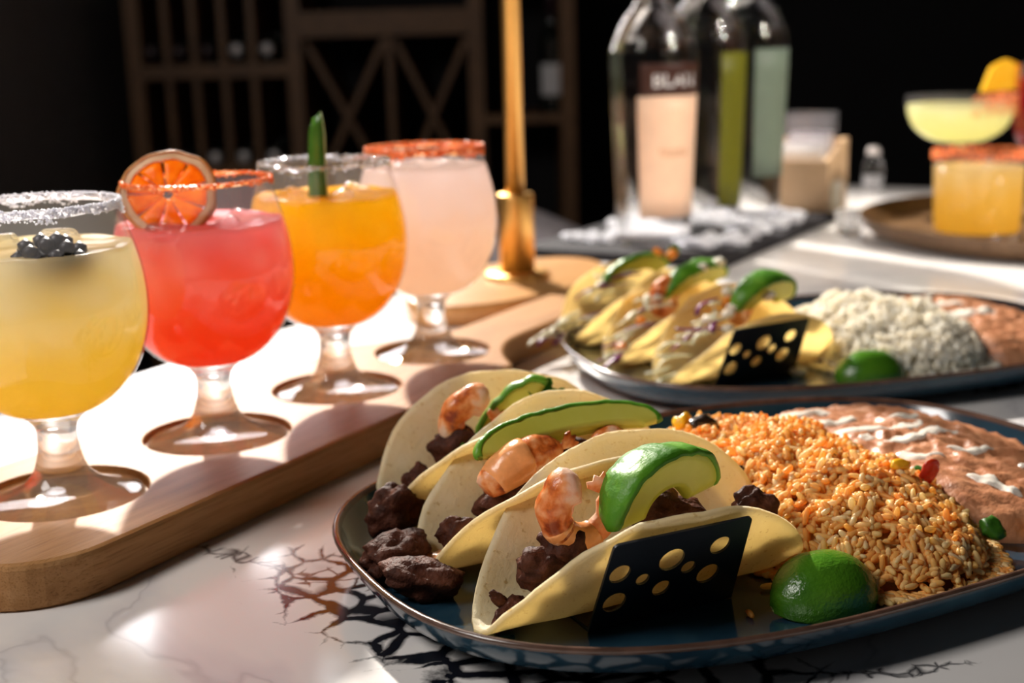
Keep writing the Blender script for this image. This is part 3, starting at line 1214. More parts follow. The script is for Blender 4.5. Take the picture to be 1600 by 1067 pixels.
def make_holder(set_, label):
    c, a = frame(set_, 3)
    g = empty('taco_holder', (c[0], c[1], 0), a)
    tag(g, label, 'taco holder')
    s0, s1 = -0.0365, 0.0220
    # zigzag tray of three valleys
    sp = hypot(TC[3][0] - TC[1][0], TC[3][1] - TC[1][1]) / 2
    path = []
    for j in range(3):
        o = j * sp
        if j == 0:
            path += [(o - 0.0170, 0.0062)]
        path += [(o + 0.0140, 0.0062)] if j == 0 else [(o - 0.0140, 0.0062), (o + 0.0140, 0.0062)]
        path += [(o + sp / 2 - 0.0008, 0.028), (o + sp / 2 + 0.0008, 0.028)] if j < 2 else [(o + 0.034, 0.0360)]
    V, F = [], []
    th = 0.0010
    for o, z in path:
        for s in (s0, s1):
            V.append((s, o, z))
    n = len(path)
    for i in range(n - 1):
        F.append((2 * i, 2 * i + 1, 2 * i + 3, 2 * i + 2))
    z_ = obj('folded_tray', (V, F), M['holder'], g, smooth=False)
    md = z_.modifiers.new('thick', 'SOLIDIFY')
    md.thickness = th
    md.offset = 0
    # front flap with punched round holes
    Lh = 0.0425
    bm = bmesh.new()
    r = 0.0022
    out = []
    w0, w1 = s0, s1
    corners = [(w0 - 0.001, 0.0), (w1 + 0.0025, 0.0), (w1 - 0.0005, Lh), (w0 + 0.0005, Lh)]
    pts = [corners[0], corners[1]]
    for (cx, cy, a0, a1) in ((w1 - 0.0005 - r, Lh - r, 0, 90), (w0 + 0.0005 + r, Lh - r, 90, 180)):
        for q in range(6):
            aa = radians(a0 + (a1 - a0) * q / 5)
            pts.append((cx + r * cos(aa), cy + r * sin(aa)))
    vs = [bm.verts.new((x, 0, y)) for x, y in pts]
    edges = [bm.edges.new((vs[i], vs[(i + 1) % len(vs)])) for i in range(len(vs))]
    for hx, hy, hr in ((0.0060, 0.0275, 0.0042), (0.0070, 0.0130, 0.0047), (0.0165, 0.0220, 0.0027), (0.0270, 0.0290, 0.0052),
                       (0.0260, 0.0150, 0.0037), (0.0355, 0.0230, 0.0030), (0.0470, 0.0310, 0.0042), (0.0455, 0.0170, 0.0047)):
        hv = [bm.verts.new((w0 + hx + hr * cos(2 * pi * k / 24), 0, hy + hr * sin(2 * pi * k / 24))) for k in range(24)]
        edges += [bm.edges.new((hv[i], hv[(i + 1) % 24])) for i in range(24)]
    bmesh.ops.triangle_fill(bm, use_beauty=True, use_dissolve=False, edges=edges)
    fl = bobj('punched_flap', bm, M['holder'], g)
    fl.location = (0, -0.0172, 0.0062)
    fl.rotation_euler = (radians(24), 0, 0)
    md = fl.modifiers.new('thick', 'SOLIDIFY')
    md.thickness = th
    md.offset = 0


make_holder(1, 'black steel taco holder with punched flap on the orange rice plate')
make_holder(2, 'black steel taco holder with punched flap on the white rice plate')

# ---- fillings


def shrimp_vf(r0=0.0120, tube_r=0.0076, sweep=285, seed=0, ridge=0.10, t0=0.0, t1=1.0, grow=1.0):
    """curled shrimp body; with t0..t1 and grow it makes the coat of sauce riding on the body"""
    pts, rad = [], []
    n = 36
    for i in range(n + 1):
        t = t0 + (t1 - t0) * i / n
        a = radians(sweep * t)
        r = r0 * (1 - 0.18 * t)
        pts.append((r * cos(a), 0.0030 * (t - 0.5) + 0.001 * sin(5 * t + seed), r * sin(a)))
        rr = tube_r * (1 - 0.55 * t) * min(1.0, (t / 0.06 + 0.15)) ** 0.5
        if grow == 1.0:
            rr *= 1 + ridge * abs(sin(t * pi * 6)) - ridge / 2
        else:
            rr *= grow * min(1.0, 0.35 + 9 * i / n, 0.35 + 9 * (1 - i / n)) * (1 + 0.05 * sin(9 * t + seed))
        rad.append(max(rr, 0.001))
    if grow == 1.0:
        rad[-1] *= 0.5
    vf = tube(pts, rad, 18)
    V = []
    for v in vf[0]:
        p = Vector(v)
        d = 0.03 * noise.noise(p * 150 + Vector((seed, 0, 0))) + 0.012 * noise.noise(p * 480 + Vector((seed, 0, 0)))
        V.append(tuple(p * (1 + d)))
    return V, vf[1]


def fan_tail(p, dirv, s=0.009):
    V = [(0, -0.0008, 0), (0, 0.0008, 0)]
    F = []
    for k in range(7):
        a = radians(-38 + 76 * k / 6)
        r = s * (0.8 + 0.2 * (k % 2))
        V.append((r * cos(a), -0.0004, r * sin(a)))
        V.append((r * cos(a), 0.0004, r * sin(a)))
    for k in range(6):
        F.append((0, 2 + 2 * k, 4 + 2 * k))
        F.append((1, 5 + 2 * k, 3 + 2 * k))
        F.append((2 + 2 * k, 3 + 2 * k, 5 + 2 * k, 4 + 2 * k))
    ang = atan2(dirv[1], dirv[0])
    return xform((V, F), Matrix.Translation(p) @ Matrix.Rotation(-ang, 4, 'Y'))


def make_shrimp(set_, k, s, off, z, rot, scale, label, sauce=True, seed=0, flat=False, sweep=285):
    o = obj('shrimp', shrimp_vf(seed=seed, sweep=sweep), M['shrimp'])
    place(o, set_, k, s, off, z, rot)
    o.scale = (scale, scale, scale)
    tag(o, label, 'shrimp', 'shrimp in the tacos')
    a = radians(sweep)
    r = 0.0120 * 0.82
    obj('tail', fan_tail((r * cos(a), 0.001, r * sin(a)), (-sin(a), cos(a))), M['shrimp'], o)
    if sauce:
        obj('sauce', shrimp_vf(seed=seed, sweep=sweep, t0=0.34, t1=0.72, grow=1.10), M['sauce'], o)
    return o


make_shrimp(1, 3, -0.0300, -0.001, 0.0460, (radians(-12), radians(-100), 0.15), 1.0, 'seared shrimp under creamy orange sauce beside the thick avocado wedge', seed=1)
make_shrimp(1, 1, -0.0200, 0.002, 0.0455, (radians(-10), radians(-60), 0.1), 1.0, 'curled pink orange shrimp in the taco farthest from the lime wedge', sauce=False, seed=5)


def make_shrimp_long():
    """opened-out shrimp lying along the middle taco under sauce"""
    pts, rad = [], []
    for i in range(20):
        t = i / 19
        pts.append((-0.020 + 0.040 * t, 0.002 * sin(3 * t), 0.004 * sin(pi * t) + 0.008 * t))
        rad.append(0.0098 * (sin(pi * (0.12 + 0.80 * t)) ** 0.6) * (1 + 0.09 * abs(sin(t * pi * 5)) - 0.04))
    vf = tube(pts, rad, 18)
    V = [tuple(Vector(v) * (1 + 0.05 * noise.noise(Vector(v) * 130) + 0.015 * noise.noise(Vector(v) * 420))) for v in vf[0]]
    o = obj('shrimp', (V, vf[1]), M['shrimp'])
    place(o, 1, 2, -0.0270, -0.0055, 0.0415, (radians(8), radians(-8), 0.02))
    o.scale = (0.88, 0.88, 0.86)
    cp, crd = [], []
    for i in range(16):
        t = 0.04 + 0.60 * i / 15
        cp.append((-0.020 + 0.040 * t, 0.002 * sin(3 * t) - 0.0008, 0.004 * sin(pi * t) + 0.008 * t + 0.0005))
        crd.append(0.0103 * (sin(pi * (0.12 + 0.80 * t)) ** 0.6) * min(1, 0.4 + i / 3, 0.4 + (15 - i) / 3))
    vf = tube(cp, crd, 18)
    obj('sauce', ([tuple(Vector(v) * (1 + 0.06 * noise.noise(Vector(v) * 130))) for v in vf[0]], vf[1]), M['sauce'], o)
    obj('tail', fan_tail((0.020, 0, 0.008), (0.9, 0.5), 0.010), M['shrimp'], o)
    tag(o, 'plump shrimp coated in orange sauce under the long avocado strip', 'shrimp', 'shrimp in the tacos')


make_shrimp_long()
make_shrimp(1, 1, 0.0260, -0.004, 0.0480, (radians(60), 0, 0.3), 0.62, 'browned shrimp end poking out behind the long avocado strip', sauce=False, seed=8)
make_shrimp(1, 2, 0.0130, -0.002, 0.0460, (radians(20), radians(40), 0.3), 0.62, 'small shrimp tucked behind the saucy plump shrimp in the middle taco', sauce=False, seed=12)
make_shrimp(2, 3, 0.004, 0.008, 0.0480, (radians(10), radians(-60), 0.1), 0.85, 'orange shrimp under the dark avocado slice on the white rice plate', sauce=True, seed=15)
make_shrimp(2, 2, -0.020, -0.002, 0.0470, (radians(0), radians(-60), 0.1), 0.85, 'orange shrimp in the middle taco on the white rice plate', sauce=False, seed=17)


def avocado_vf(L, H, hollow_l, hollow_h, w_out, w_in, dip=0.0):
    """arched wedge: outer arch L x H, inner arch (pit side); thickness w across. Returns flesh, skin"""
    n, m_ = 36, 8
    V, F = [], []
    S, SF = [], []
    for i in range(n + 1):
        t = i / n
        a = pi * (1 - t)
        ox, oz = L * cos(a), H * (max(0, sin(a)) ** 0.85)
        ix, iz = hollow_l * cos(a), hollow_h * max(0, sin(a)) - dip * (1 - sin(a))
        taper = 0.25 + 0.75 * max(0, sin(a)) ** 0.5
        ring = []
        for j in range(m_):
            q = j / (m_ - 1)
            x, z = ox + (ix - ox) * q, oz + (iz - oz) * q
            wd = (w_out + (w_in - w_out) * q) * taper
            if j == 0:
                wd *= 0.72
            ring.append((x, z, wd))
        base = len(V)
        for x, z, wd in ring:
            V.append((x, -wd / 2, z))
        for x, z, wd in reversed(ring):
            V.append((x, wd / 2, z))
        # skin ring: wraps outer edge
        x0_, z0_, wd0 = ring[0]
        d = Vector((x0_ - ring[1][0], 0, z0_ - ring[1][1]))
        d = d.normalized() if d.length > 1e-9 else Vector((0, 0, 1))
        wrink = 0.0009 * noise.noise(Vector((x0_ * 220, 1, z0_ * 220)))
        for (yy, dd) in ((-0.54 * w_out * taper, -0.0016), (-0.50 * w_out * taper, 0.0002), (-0.30 * w_out * taper, 0.0012), (0, 0.0017), (0.30 * w_out * taper, 0.0012), (0.50 * w_out * taper, 0.0002), (0.54 * w_out * taper, -0.0016)):
            S.append((x0_ + d.x * (dd + wrink), yy, z0_ + d.z * (dd + wrink)))
        for (yy, dd) in ((0.3 * w_out * taper, -0.0018), (-0.3 * w_out * taper, -0.0018)):
            S.append((x0_ + d.x * dd, yy, z0_ + d.z * dd))
    m2 = 2 * m_
    for i in range(n):
        for k in range(m2):
            k2 = (k + 1) % m2
            F.append((i * m2 + k, i * m2 + k2, (i + 1) * m2 + k2, (i + 1) * m2 + k))
    F.append(tuple(reversed(range(m2))))
    F.append(tuple(range(n * m2, (n + 1) * m2)))
    ms = 9
    for i in range(n):
        for k in range(ms):
            k2 = (k + 1) % ms
            SF.append((i * ms + k, i * ms + k2, (i + 1) * ms + k2, (i + 1) * ms + k))
    SF.append(tuple(reversed(range(ms))))
    SF.append(tuple(range(n * ms, (n + 1) * ms)))
    return (V, F), (S, SF)


def make_avocado(set_, k, s, off, z, rot, dims, label):
    fl, sk = avocado_vf(*dims)
    o = obj('avocado_slice', fl, M['avo_flesh'])
    place(o, set_, k, s, off, z, rot)
    tag(o, label, 'avocado', 'avocado slices in the tacos')
    q = obj('green_outside', sk, M['avo_skin'], o)
    q['label'] = 'bright green outer surface'
    return o


make_avocado(1, 3, 0.001, -0.007, 0.0436, (radians(-6), radians(-6), radians(13)), (0.0265, 0.0215, 0.0115, 0.0075, 0.0200, 0.0090, 0.001), 'thick green avocado wedge arching above the punched steel flap of the orange rice plate')
make_avocado(1, 2, -0.0035, -0.0030, 0.0530, (radians(-58), radians(-3), radians(-3)), (0.0415, 0.0150, 0.0330, 0.0035, 0.0095, 0.0065, 0.001), 'long flat avocado strip with lime yellow flesh across the middle taco')
make_avocado(1, 1, 0.0005, 0.003, 0.0440, (radians(-15), radians(-48), radians(-20)), (0.0230, 0.0120, 0.0150, 0.0030, 0.0090, 0.0060, 0.001), 'pale gleaming avocado slice standing up beside the curled pink shrimp')
make_avocado(2, 3, 0.010, -0.003, 0.0500, (radians(16), radians(0), radians(15)), (0.0290, 0.0200, 0.0130, 0.0060, 0.0160, 0.0090, 0.001), 'dark green avocado slice in the taco against the flap on the white rice plate')
make_avocado(2, 2, 0.004, 0.000, 0.0520, (radians(16), radians(-6), radians(12)), (0.0300, 0.0170, 0.0160, 0.0050, 0.0130, 0.0080, 0.001), 'green avocado slice in the middle taco on the white rice plate')
make_avocado(2, 1, -0.002, 0.000, 0.0500, (radians(-12), radians(-12), 0), (0.0270, 0.0150, 0.0160, 0.0050, 0.0110, 0.0080, 0.001), 'pale avocado slice in the taco nearest the paddle handle')


def make_steak(loc, size, rot, seed, label):
    o = obj('steak_piece', lump(size, seed, 0.36, 1.4, 4, 0.13), M['steak'])
    o.location = loc
    o.rotation_euler = rot
    tag(o, label, 'steak piece', 'grilled steak pieces')
    return o


def tl(set_, k, s, off, z):
    c, a = frame(set_, k)
    return (c[0] + s * cos(a) - off * sin(a), c[1] + s * sin(a) + off * cos(a), z)


make_steak(tl(1, 3, -0.0440, 0.001, 0.0250), (0.0115, 0.0085, 0.0095), (0.3, 0.2, 0.5), 1, 'brown steak chunk under the saucy shrimp in the taco by the flap')
make_steak(tl(1, 3, -0.0350, 0.000, 0.0300), (0.0120, 0.0090, 0.0090), (0.1, 0.5, 0.2), 2, 'steak chunk deeper inside the taco by the flap')
make_steak(tl(1, 3, -0.0610, -0.001, 0.0118), (0.0085, 0.0042, 0.0036), (0, -0.5, 0.9), 3, 'thin twisted steak strip at the open end of the taco by the flap')
make_steak(tl(1, 3, -0.0625, 0.0020, 0.0155), (0.0060, 0.0018, 0.0022), (0, 0.8, 0.4), 4, 'curled steak sliver standing above the thin strip by the flap')
make_steak(tl(1, 3, 0.0050, 0.004, 0.0380), (0.0160, 0.0100, 0.0085), (0, 0.1, 0.2), 5, 'dark steak chunk in the hollow of the thick avocado wedge')
make_steak(tl(1, 3, 0.0480, 0.001, 0.0330), (0.0085, 0.0060, 0.0070), (0, 0.1, 0.2), 15, 'steak chunk at the rice end of the taco by the flap')
make_steak(tl(1, 2, -0.0560, -0.002, 0.0215), (0.0080, 0.0055, 0.0070), (0.2, -0.5, 0.3), 6, 'steak bit at the open end of the middle taco')
make_steak(tl(1, 2, -0.0300, 0.002, 0.0300), (0.0140, 0.0090, 0.0090), (0.2, -0.3, 0.1), 7, 'steak chunk under the saucy plump shrimp in the middle taco')
make_steak(tl(1, 2, 0.0080, 0.003, 0.0400), (0.0140, 0.0090, 0.0090), (0.2, 0.3, 0.1), 8, 'steak chunk beneath the long avocado strip in the middle taco')
make_steak(tl(1, 1, -0.0300, 0.001, 0.0370), (0.0105, 0.0070, 0.0110), (0, 0.3, 0.2), 9, 'steak chunk under the curled pink shrimp')
make_steak(tl(1, 1, -0.0480, 0.000, 0.0230), (0.0080, 0.0060, 0.0080), (0, 0.3, 0.2), 10, 'steak bit in the open end of the taco farthest from the lime wedge')
make_steak((-0.0520, 0.5170, 0.0200), (0.0120, 0.0095, 0.0135), (0.2, 0.4, 0.6), 11, 'reddish brown steak chunk spilling topmost at the plate edge')
make_steak((-0.0485, 0.4830, 0.0155), (0.0155, 0.0100, 0.0085), (0.1, -0.1, 0.4), 12, 'wide dark steak chunk in the middle of the spill at the plate edge')
make_steak((-0.0375, 0.4600, 0.0140), (0.0145, 0.0090, 0.0080), (0, 0.15, -0.15), 13, 'steak chunk lowest in the spill nearest the plate rim')
make_steak((-0.0540, 0.4720, 0.0110), (0.0060, 0.0045, 0.0040), (0.4, 0.2, 0.1), 14, 'small steak crumb between the larger spilled chunks')

# pooled sauce and shrimp tail at the mouth of the middle taco
o = obj('sauce_pool', lump((0.0085, 0.0060, 0.0022), 4, 0.25, 1.3, 3, 0.02), M['sauce'])
o.location = tl(1, 2, -0.0610, -0.001, 0.0118)
tag(o, 'orange sauce pooled at the open end of the middle taco', 'sauce')
make_shrimp(1, 2, -0.0530, -0.003, 0.0150, (radians(75), radians(10), 0.1), 0.42, 'glossy shrimp tail lying in the pooled orange sauce', sauce=False, seed=21, sweep=120)


def make_leaf(loc, rot, s, label, group=None):
    V, F = [], []
    n, m_ = 10, 7
    for side in (1, -1):
        for i in range(n + 1):
            t = i / n
            wd = 0.36 * sin(pi * t ** 0.8) * (1 + 0.28 * sin(t * 22)) + 0.02
            for j in range(m_):
                q = j / (m_ - 1) * 2 - 1
                V.append((s * t, s * wd * q, s * (0.12 * sin(3 * t) + 0.10 * q * q + 0.05 * sin(7 * q + 9 * t)) + side * 0.0002))
    L = (n + 1) * m_
    for s_ in (0, 1):
        for i in range(n):
            for j in range(m_ - 1):
                b = s_ * L + i * m_ + j
                q = (b, b + m_, b + m_ + 1, b + 1)
                F.append(q if s_ == 0 else q[::-1])
    o = obj('herb_leaf', (V, F), M['herb'])
    o.location = loc
    o.rotation_euler = rot
    tag(o, label, 'herb', group)
    return o


make_leaf(tl(1, 1, 0.008, 0.0, 0.0500), (1.2, -0.9, 0.6), 0.016, 'dark green herb leaf beside the pale gleaming avocado slice')
make_leaf(tl(1, 1, 0.012, -0.002, 0.0510), (1.5, -0.6, 0.2), 0.013, 'ruffled green herb leaf beside the browned shrimp end')
make_leaf(tl(1, 1, -0.034, -0.010, 0.0330), (1.3, -0.5, 0.3), 0.016, 'green herb sprig peeking over the middle taco shell')
make_leaf(tl(2, 1, 0.030, 0.004, 0.0600), (1.2, -1.2, 0.2), 0.012, 'green herb leaf on top of the tacos beside the white rice')

# slaw and crumbled cheese on the second plate


def shred(p0, p1, sag, r, mat, label, cat, group, nm='cabbage_shred'):
    p0, p1 = Vector(p0), Vector(p1)
    pts = []
    for i in range(9):
        t = i / 8
        q = p0.lerp(p1, t)
        q.z += sag * sin(pi * t)
        q.x += 0.002 * sin(5 * t + p0.x * 900)
        pts.append(q)
    o = obj(nm, tube(pts, [r * (0.6 + 0.4 * sin(pi * i / 8)) for i in range(9)], 6, 0.5), mat)
    tag(o, label, cat, group)


rnd = random.Random(21)
for k in (1, 2, 3):
    where = {1: 'taco nearest the paddle handle', 2: 'middle taco on the white rice plate', 3: 'taco against the flap on the white rice plate'}[k]
    for j in range(16):
        s = rnd.uniform(-0.066, -0.020)
        z = 0.014 + (s + 0.066) * 0.75 + rnd.uniform(-0.004, 0.006)
        purple = j % 4 == 3
        hw = 0.006 + (z - 0.012) * 0.30
        p = tl(2, k, s - 0.008, rnd.uniform(-hw, hw), z + rnd.uniform(-0.004, 0.004))
        q = tl(2, k, s + rnd.uniform(0.008, 0.016), rnd.uniform(-hw, hw), z + rnd.uniform(0.0, 0.010))
        shred(p, q, rnd.uniform(-0.002, 0.004), rnd.uniform(0.0015, 0.0027), M['cabbage_purple' if purple else 'cabbage_white'],
              '%s cabbage shred in the %s' % ('purple' if purple else 'white', where), 'cabbage', '%s cabbage in the %s' % ('purple' if purple else 'white', where))
for j, (s, off, z, r) in enumerate(((-0.060, -0.004, 0.013, 0.004), (-0.070, 0.0, 0.012, 0.003), (-0.064, -0.012, 0.010, 0.003))):
    shred(tl(2, 1 if j < 2 else 2, s - 0.014, off, z), tl(2, 1 if j < 2 else 2, s + 0.012, off + 0.004, z + 0.004), 0.003, r, M['cabbage_purple'],
          'purple cabbage shreds spilling from the golden tacos onto the plate', 'cabbage', 'purple cabbage spilled on the white rice plate')
for j in range(7):
    s = -0.085 + 0.006 * j
    shred(tl(2, 3, s, -0.010 + 0.003 * (j % 3), 0.0085), tl(2, 3, s + 0.032, 0.000 + 0.003 * (j % 2), 0.0125 + 0.0006 * j), 0.002, 0.0014, M['cabbage_white'],
          'white cabbage shreds hanging from the open end of the taco against the flap', 'cabbage', 'white cabbage hanging by the flap')
for j in range(6):
    s = -0.085 + 0.005 * j
    shred(tl(2, 1, s - 0.01, -0.006 + 0.004 * (j % 3), 0.014 + 0.002 * j), tl(2, 1, s + 0.02, 0.002, 0.016 + 0.002 * j), 0.003, 0.0014, M['cabbage_white'],
          'white cabbage shreds spilling at the rim side of the taco nearest the paddle handle', 'cabbage', 'white cabbage spilled by the paddle handle')
CH = ['white cheese crumble below the slaw inside the taco against the flap', 'white cheese crumble left of the dark avocado slice by the flap', 'white cheese crumble at the foot of the dark avocado slice above the flap',
      'white cheese crumble topmost on the middle golden taco', 'white cheese crumble high beside the left end of the dark avocado slice', 'white cheese crumble in front of the middle avocado slice',
      'white cheese crumble at the lip of the taco against the flap', 'white cheese crumble among the slaw of the middle golden taco', 'white cheese crumble between shrimp and lip in the taco against the flap']
for j, (k, s, off, z) in enumerate(((3, -0.030, 0.0, 0.044), (3, -0.018, -0.010, 0.052), (3, 0.004, -0.016, 0.058), (2, 0.020, -0.006, 0.068), (3, -0.012, 0.004, 0.060),
                                    (2, 0.004, -0.008, 0.066), (3, -0.024, -0.012, 0.040), (2, -0.030, -0.006, 0.050), (3, -0.022, -0.010, 0.0485))):
    o = obj('cheese_crumble', lump((0.0042, 0.0036, 0.0030), j + 30, 0.5, 1.6, 2), M['cheese'])
    o.location = tl(2, k, s, off, z)
    tag(o, CH[j], 'cheese', 'cheese crumbles')
DI = ['orange red dice on top of the slaw in the middle golden taco', 'orange red dice topmost on the taco nearest the paddle handle', 'orange red dice halfway down the middle golden taco',
      'orange red dice beside the herb leaf on the taco nearest the paddle handle', 'orange red dice low at the open end of the middle golden taco', 'orange red dice behind the slaw in the taco against the flap']
for j, (k, s, off, z) in enumerate(((2, -0.010, -0.003, 0.060), (1, 0.016, 0.000, 0.066), (2, -0.040, -0.002, 0.034), (1, 0.028, 0.0, 0.064), (2, -0.055, 0.0, 0.018), (3, -0.010, 0.006, 0.052))):
    o = bobj('tomato_dice', rbox(0.008, 0.006, 0.006, 0.0012, 1), M['orange_veg'])
    o.location = tl(2, k, s, off, z)
    o.rotation_euler = (0.3 * j, 0.5, 0.7 * j)
    tag(o, DI[j], 'vegetable dice', 'vegetable dice in the golden tacos')

# ---- lime wedges


def lime_vf(L, R, a0, a1):
    n, m_ = 26, 22
    rind, flesh = ([], []), ([], [])
    V, F = rind
    for i in range(n + 1):
        t = i / n
        x = -L + 2 * L * t
        r = R * max(0.0, 1 - abs(x / L) ** 2.3) ** 0.55
        if t > 0.94: r = max(r, R * 0.10)
        for j in range(m_ + 1):
            a = a0 + (a1 - a0) * j / m_
            d = 1 + 0.010 * noise.noise(Vector((x * 120, a * 2.0, 4)))
            V.append((x, r * d * cos(a), r * d * sin(a)))
    for i in range(n):
        for j in range(m_):
            b = i * (m_ + 1) + j
            F.append((b, b + 1, b + m_ + 2, b + m_ + 1))
    W, G = flesh
    for j in (0, m_):
        base = len(W)
        a = a0 if j == 0 else a1
        for i in range(n + 1):
            x = -L + 2 * L * i / n
            v = V[i * (m_ + 1) + j]
            W.append((x * 0.98, 0, 0))
            W.append((x * 0.99, v[1] * 0.985, v[2] * 0.985))
        for i in range(n):
            b = base + 2 * i
            G.append((b, b + 1, b + 3, b + 2))
    return rind, flesh


def make_lime(loc, rot, L, R, label):
    rind, flesh = lime_vf(L, R, radians(-10), radians(118))
    o = obj('lime_wedge', rind, M['lime_rind'])
    md = o.modifiers.new('peel_thickness', 'SOLIDIFY')
    md.thickness = 0.0010
    md.offset = -1
    o.location = loc
    o.rotation_euler = rot
    q = obj('flesh', flesh, M['lime_flesh'], o, smooth=False)
    q['label'] = 'pale green cut flesh'
    tag(o, label, 'lime', 'lime wedges on the plates')


make_lime((0.1130, 0.4455, 0.0078), (0, 0, radians(26 + 180)), 0.0230, 0.0175, 'dark green lime wedge in front of the orange rice')
make_lime((0.2190, 0.7610, 0.0078), (0, 0, radians(14 + 180)), 0.0235, 0.0170, 'dark green lime wedge in front of the white rice')

# ---- rice


def grain_template(seg=6):
    V, F = [], []
    prof = [(-1.0, 0.30), (-0.8, 0.75), (-0.3, 1.0), (0.3, 1.0), (0.8, 0.75), (1.0, 0.30)]
    for x, r in prof:
        for k in range(seg):
            a = 2 * pi * k / seg
            V.append((x, r * cos(a), r * sin(a)))
    for i in range(len(prof) - 1):
        for k in range(seg):
            k2 = (k + 1) % seg
            F.append((i * seg + k, i * seg + k2, (i + 1) * seg + k2, (i + 1) * seg + k))
    F.append(tuple(reversed(range(seg))))
    F.append(tuple(range((len(prof) - 1) * seg, len(prof) * seg)))
    return V, F


GT = grain_template()


def rice_height(x, y, cx, cy, ax, ay, H, seed):
    d = ((x - cx) / ax) ** 2 + ((y - cy) / ay) ** 2
    if d >= 1:
        return 0.0
    h = H * (1 - d) ** 0.55
    h *= 1 + 0.22 * noise.noise(Vector((x * 28 + seed, y * 28, seed))) + 0.20 * noise.noise(Vector((x * 75, y * 75, seed + 2)))
    return h


def make_rice(pl, cx, cy, ax, ay, H, n, mat, seed, label, strays, glen=0.0033, gr=0.00125):
    c, ang = (P1, A1) if pl == 1 else (P2, A2)
    rnd = random.Random(seed)
    V, F = [], []
    # core under the grains
    g = 44
    idx = {}
    for i in range(g + 1):
        for j in range(g + 1):
            r = j / g * 0.97
            a = 2 * pi * i / g
            x, y = cx + ax * r * cos(a), cy + ay * r * sin(a)
            z = rice_height(x, y, cx, cy, ax, ay, H, seed) * 0.80
            idx[i, j] = len(V)
            V.append((x, y, FL + max(0.0002, z - 0.0012)))
    for i in range(g):
        for j in range(g):
            F.append((idx[i, j], idx[i, j + 1], idx[i + 1, j + 1], idx[i + 1, j]))
    pts = []
    for _ in range(n):
        while True:
            x, y = rnd.uniform(-1, 1), rnd.uniform(-1, 1)
            if x * x + y * y < 1:
                break
        if rnd.random() < 0.25:
            q = sqrt(x * x + y * y)
            f = 1.0 + 0.10 * rnd.random()
            x, y = x / q * f, y / q * f
        x, y = cx + ax * x, cy + ay * y
        if (abs(x) / (PA - 0.020)) ** PE + (abs(y) / (PB - 0.020)) ** PE > 1:
            continue
        z = rice_height(x, y, cx, cy, ax, ay, H, seed)
        pts.append((x, y, FL + gr * 0.7 + z * rnd.uniform(0.84, 1.0) + rnd.uniform(-0.0004, 0.0018) * (1 if z > 0.003 else 0.2), z > 0.004))
    for x, y in strays:
        pts.append((x, y, FL + gr, False))
    for x, y, z, tilt in pts:
        d = rnd.uniform(0, 2 * pi)
        tl_ = rnd.gauss(0, 0.55) if tilt else rnd.gauss(0, 0.08)
        # follow the slope
        if tilt:
            e = 0.002
            hx = (rice_height(x + e * cos(d), y + e * sin(d), cx, cy, ax, ay, H, seed) - rice_height(x - e * cos(d), y - e * sin(d), cx, cy, ax, ay, H, seed)) / (2 * e)
            tl_ += max(-1.0, min(1.0, math.atan(hx)))
        L = glen * rnd.uniform(0.65, 1.12)
        R = gr * rnd.uniform(0.85, 1.2)
        cd, sd, ct, st = cos(d), sin(d), cos(tl_), sin(tl_)
        bend = rnd.uniform(-0.25, 0.25)
        b = len(V)
        for vx, vy, vz in GT[0]:
            X, Y, Z = vx * L, vy * R + bend * R * vx * vx * 2, vz * R
            X, Z = X * ct - Z * st, X * st + Z * ct
            V.append((x + X * cd - Y * sd, y + X * sd + Y * cd, z + Z))
        F.extend(tuple(q + b for q in f) for f in GT[1])
    o = obj('cooked_rice', (V, F), mat)
    o.location = (c[0], c[1], 0)
    o.rotation_euler = (0, 0, ang)
    tag(o, label, 'rice', kind='stuff')
    return o


def rice_mat(name, stops, transl):
    """moist grains, each its own shade, that let light through"""
    mt, nt, out = new_mat(name)
    gi = nt.nodes.new('ShaderNodeNewGeometry')
    r = ramp(nt, gi.outputs['Random Per Island'], stops)
    p = principled(nt, None, rough=0.3, spec=0.22, colsock=r.outputs[0])
    t = nt.nodes.new('ShaderNodeBsdfTranslucent')
    nt.links.new(r.outputs[0], t.inputs[0])
    nt.links.new(mix(nt, p.outputs[0], t.outputs[0], transl), out.inputs[0])
    return mt


M['orange_rice'] = rice_mat('tomato_rice', [(0.0, (0.97, 0.52, 0.13)), (0.4, (0.985, 0.66, 0.21)), (0.75, (0.99, 0.77, 0.34)), (1.0, (0.99, 0.87, 0.54))], 0.55)
M['white_rice'] = rice_mat('steamed_white_rice', [(0.0, (0.98, 0.93, 0.81)), (0.5, (0.99, 0.96, 0.88)), (1.0, (0.99, 0.98, 0.94))], 0.6)

make_rice(1, 0.026, -0.001, 0.056, 0.099, 0.033, 6400, M['orange_rice'], 3, 'mound of orange tomato rice between the tacos and the beans',
          [(-0.034, -0.062), (-0.030, -0.070), (0.012, -0.106), (0.020, -0.1075), (0.050, -0.106), (0.056, -0.103), (-0.055, -0.078), (0.088, -0.066), (0.096, -0.075)])
make_rice(2, 0.036, -0.003, 0.062, 0.082, 0.033, 4200, M['white_rice'], 9, 'mound of fluffy white rice beside the golden tacos', [], glen=0.0034, gr=0.00155)

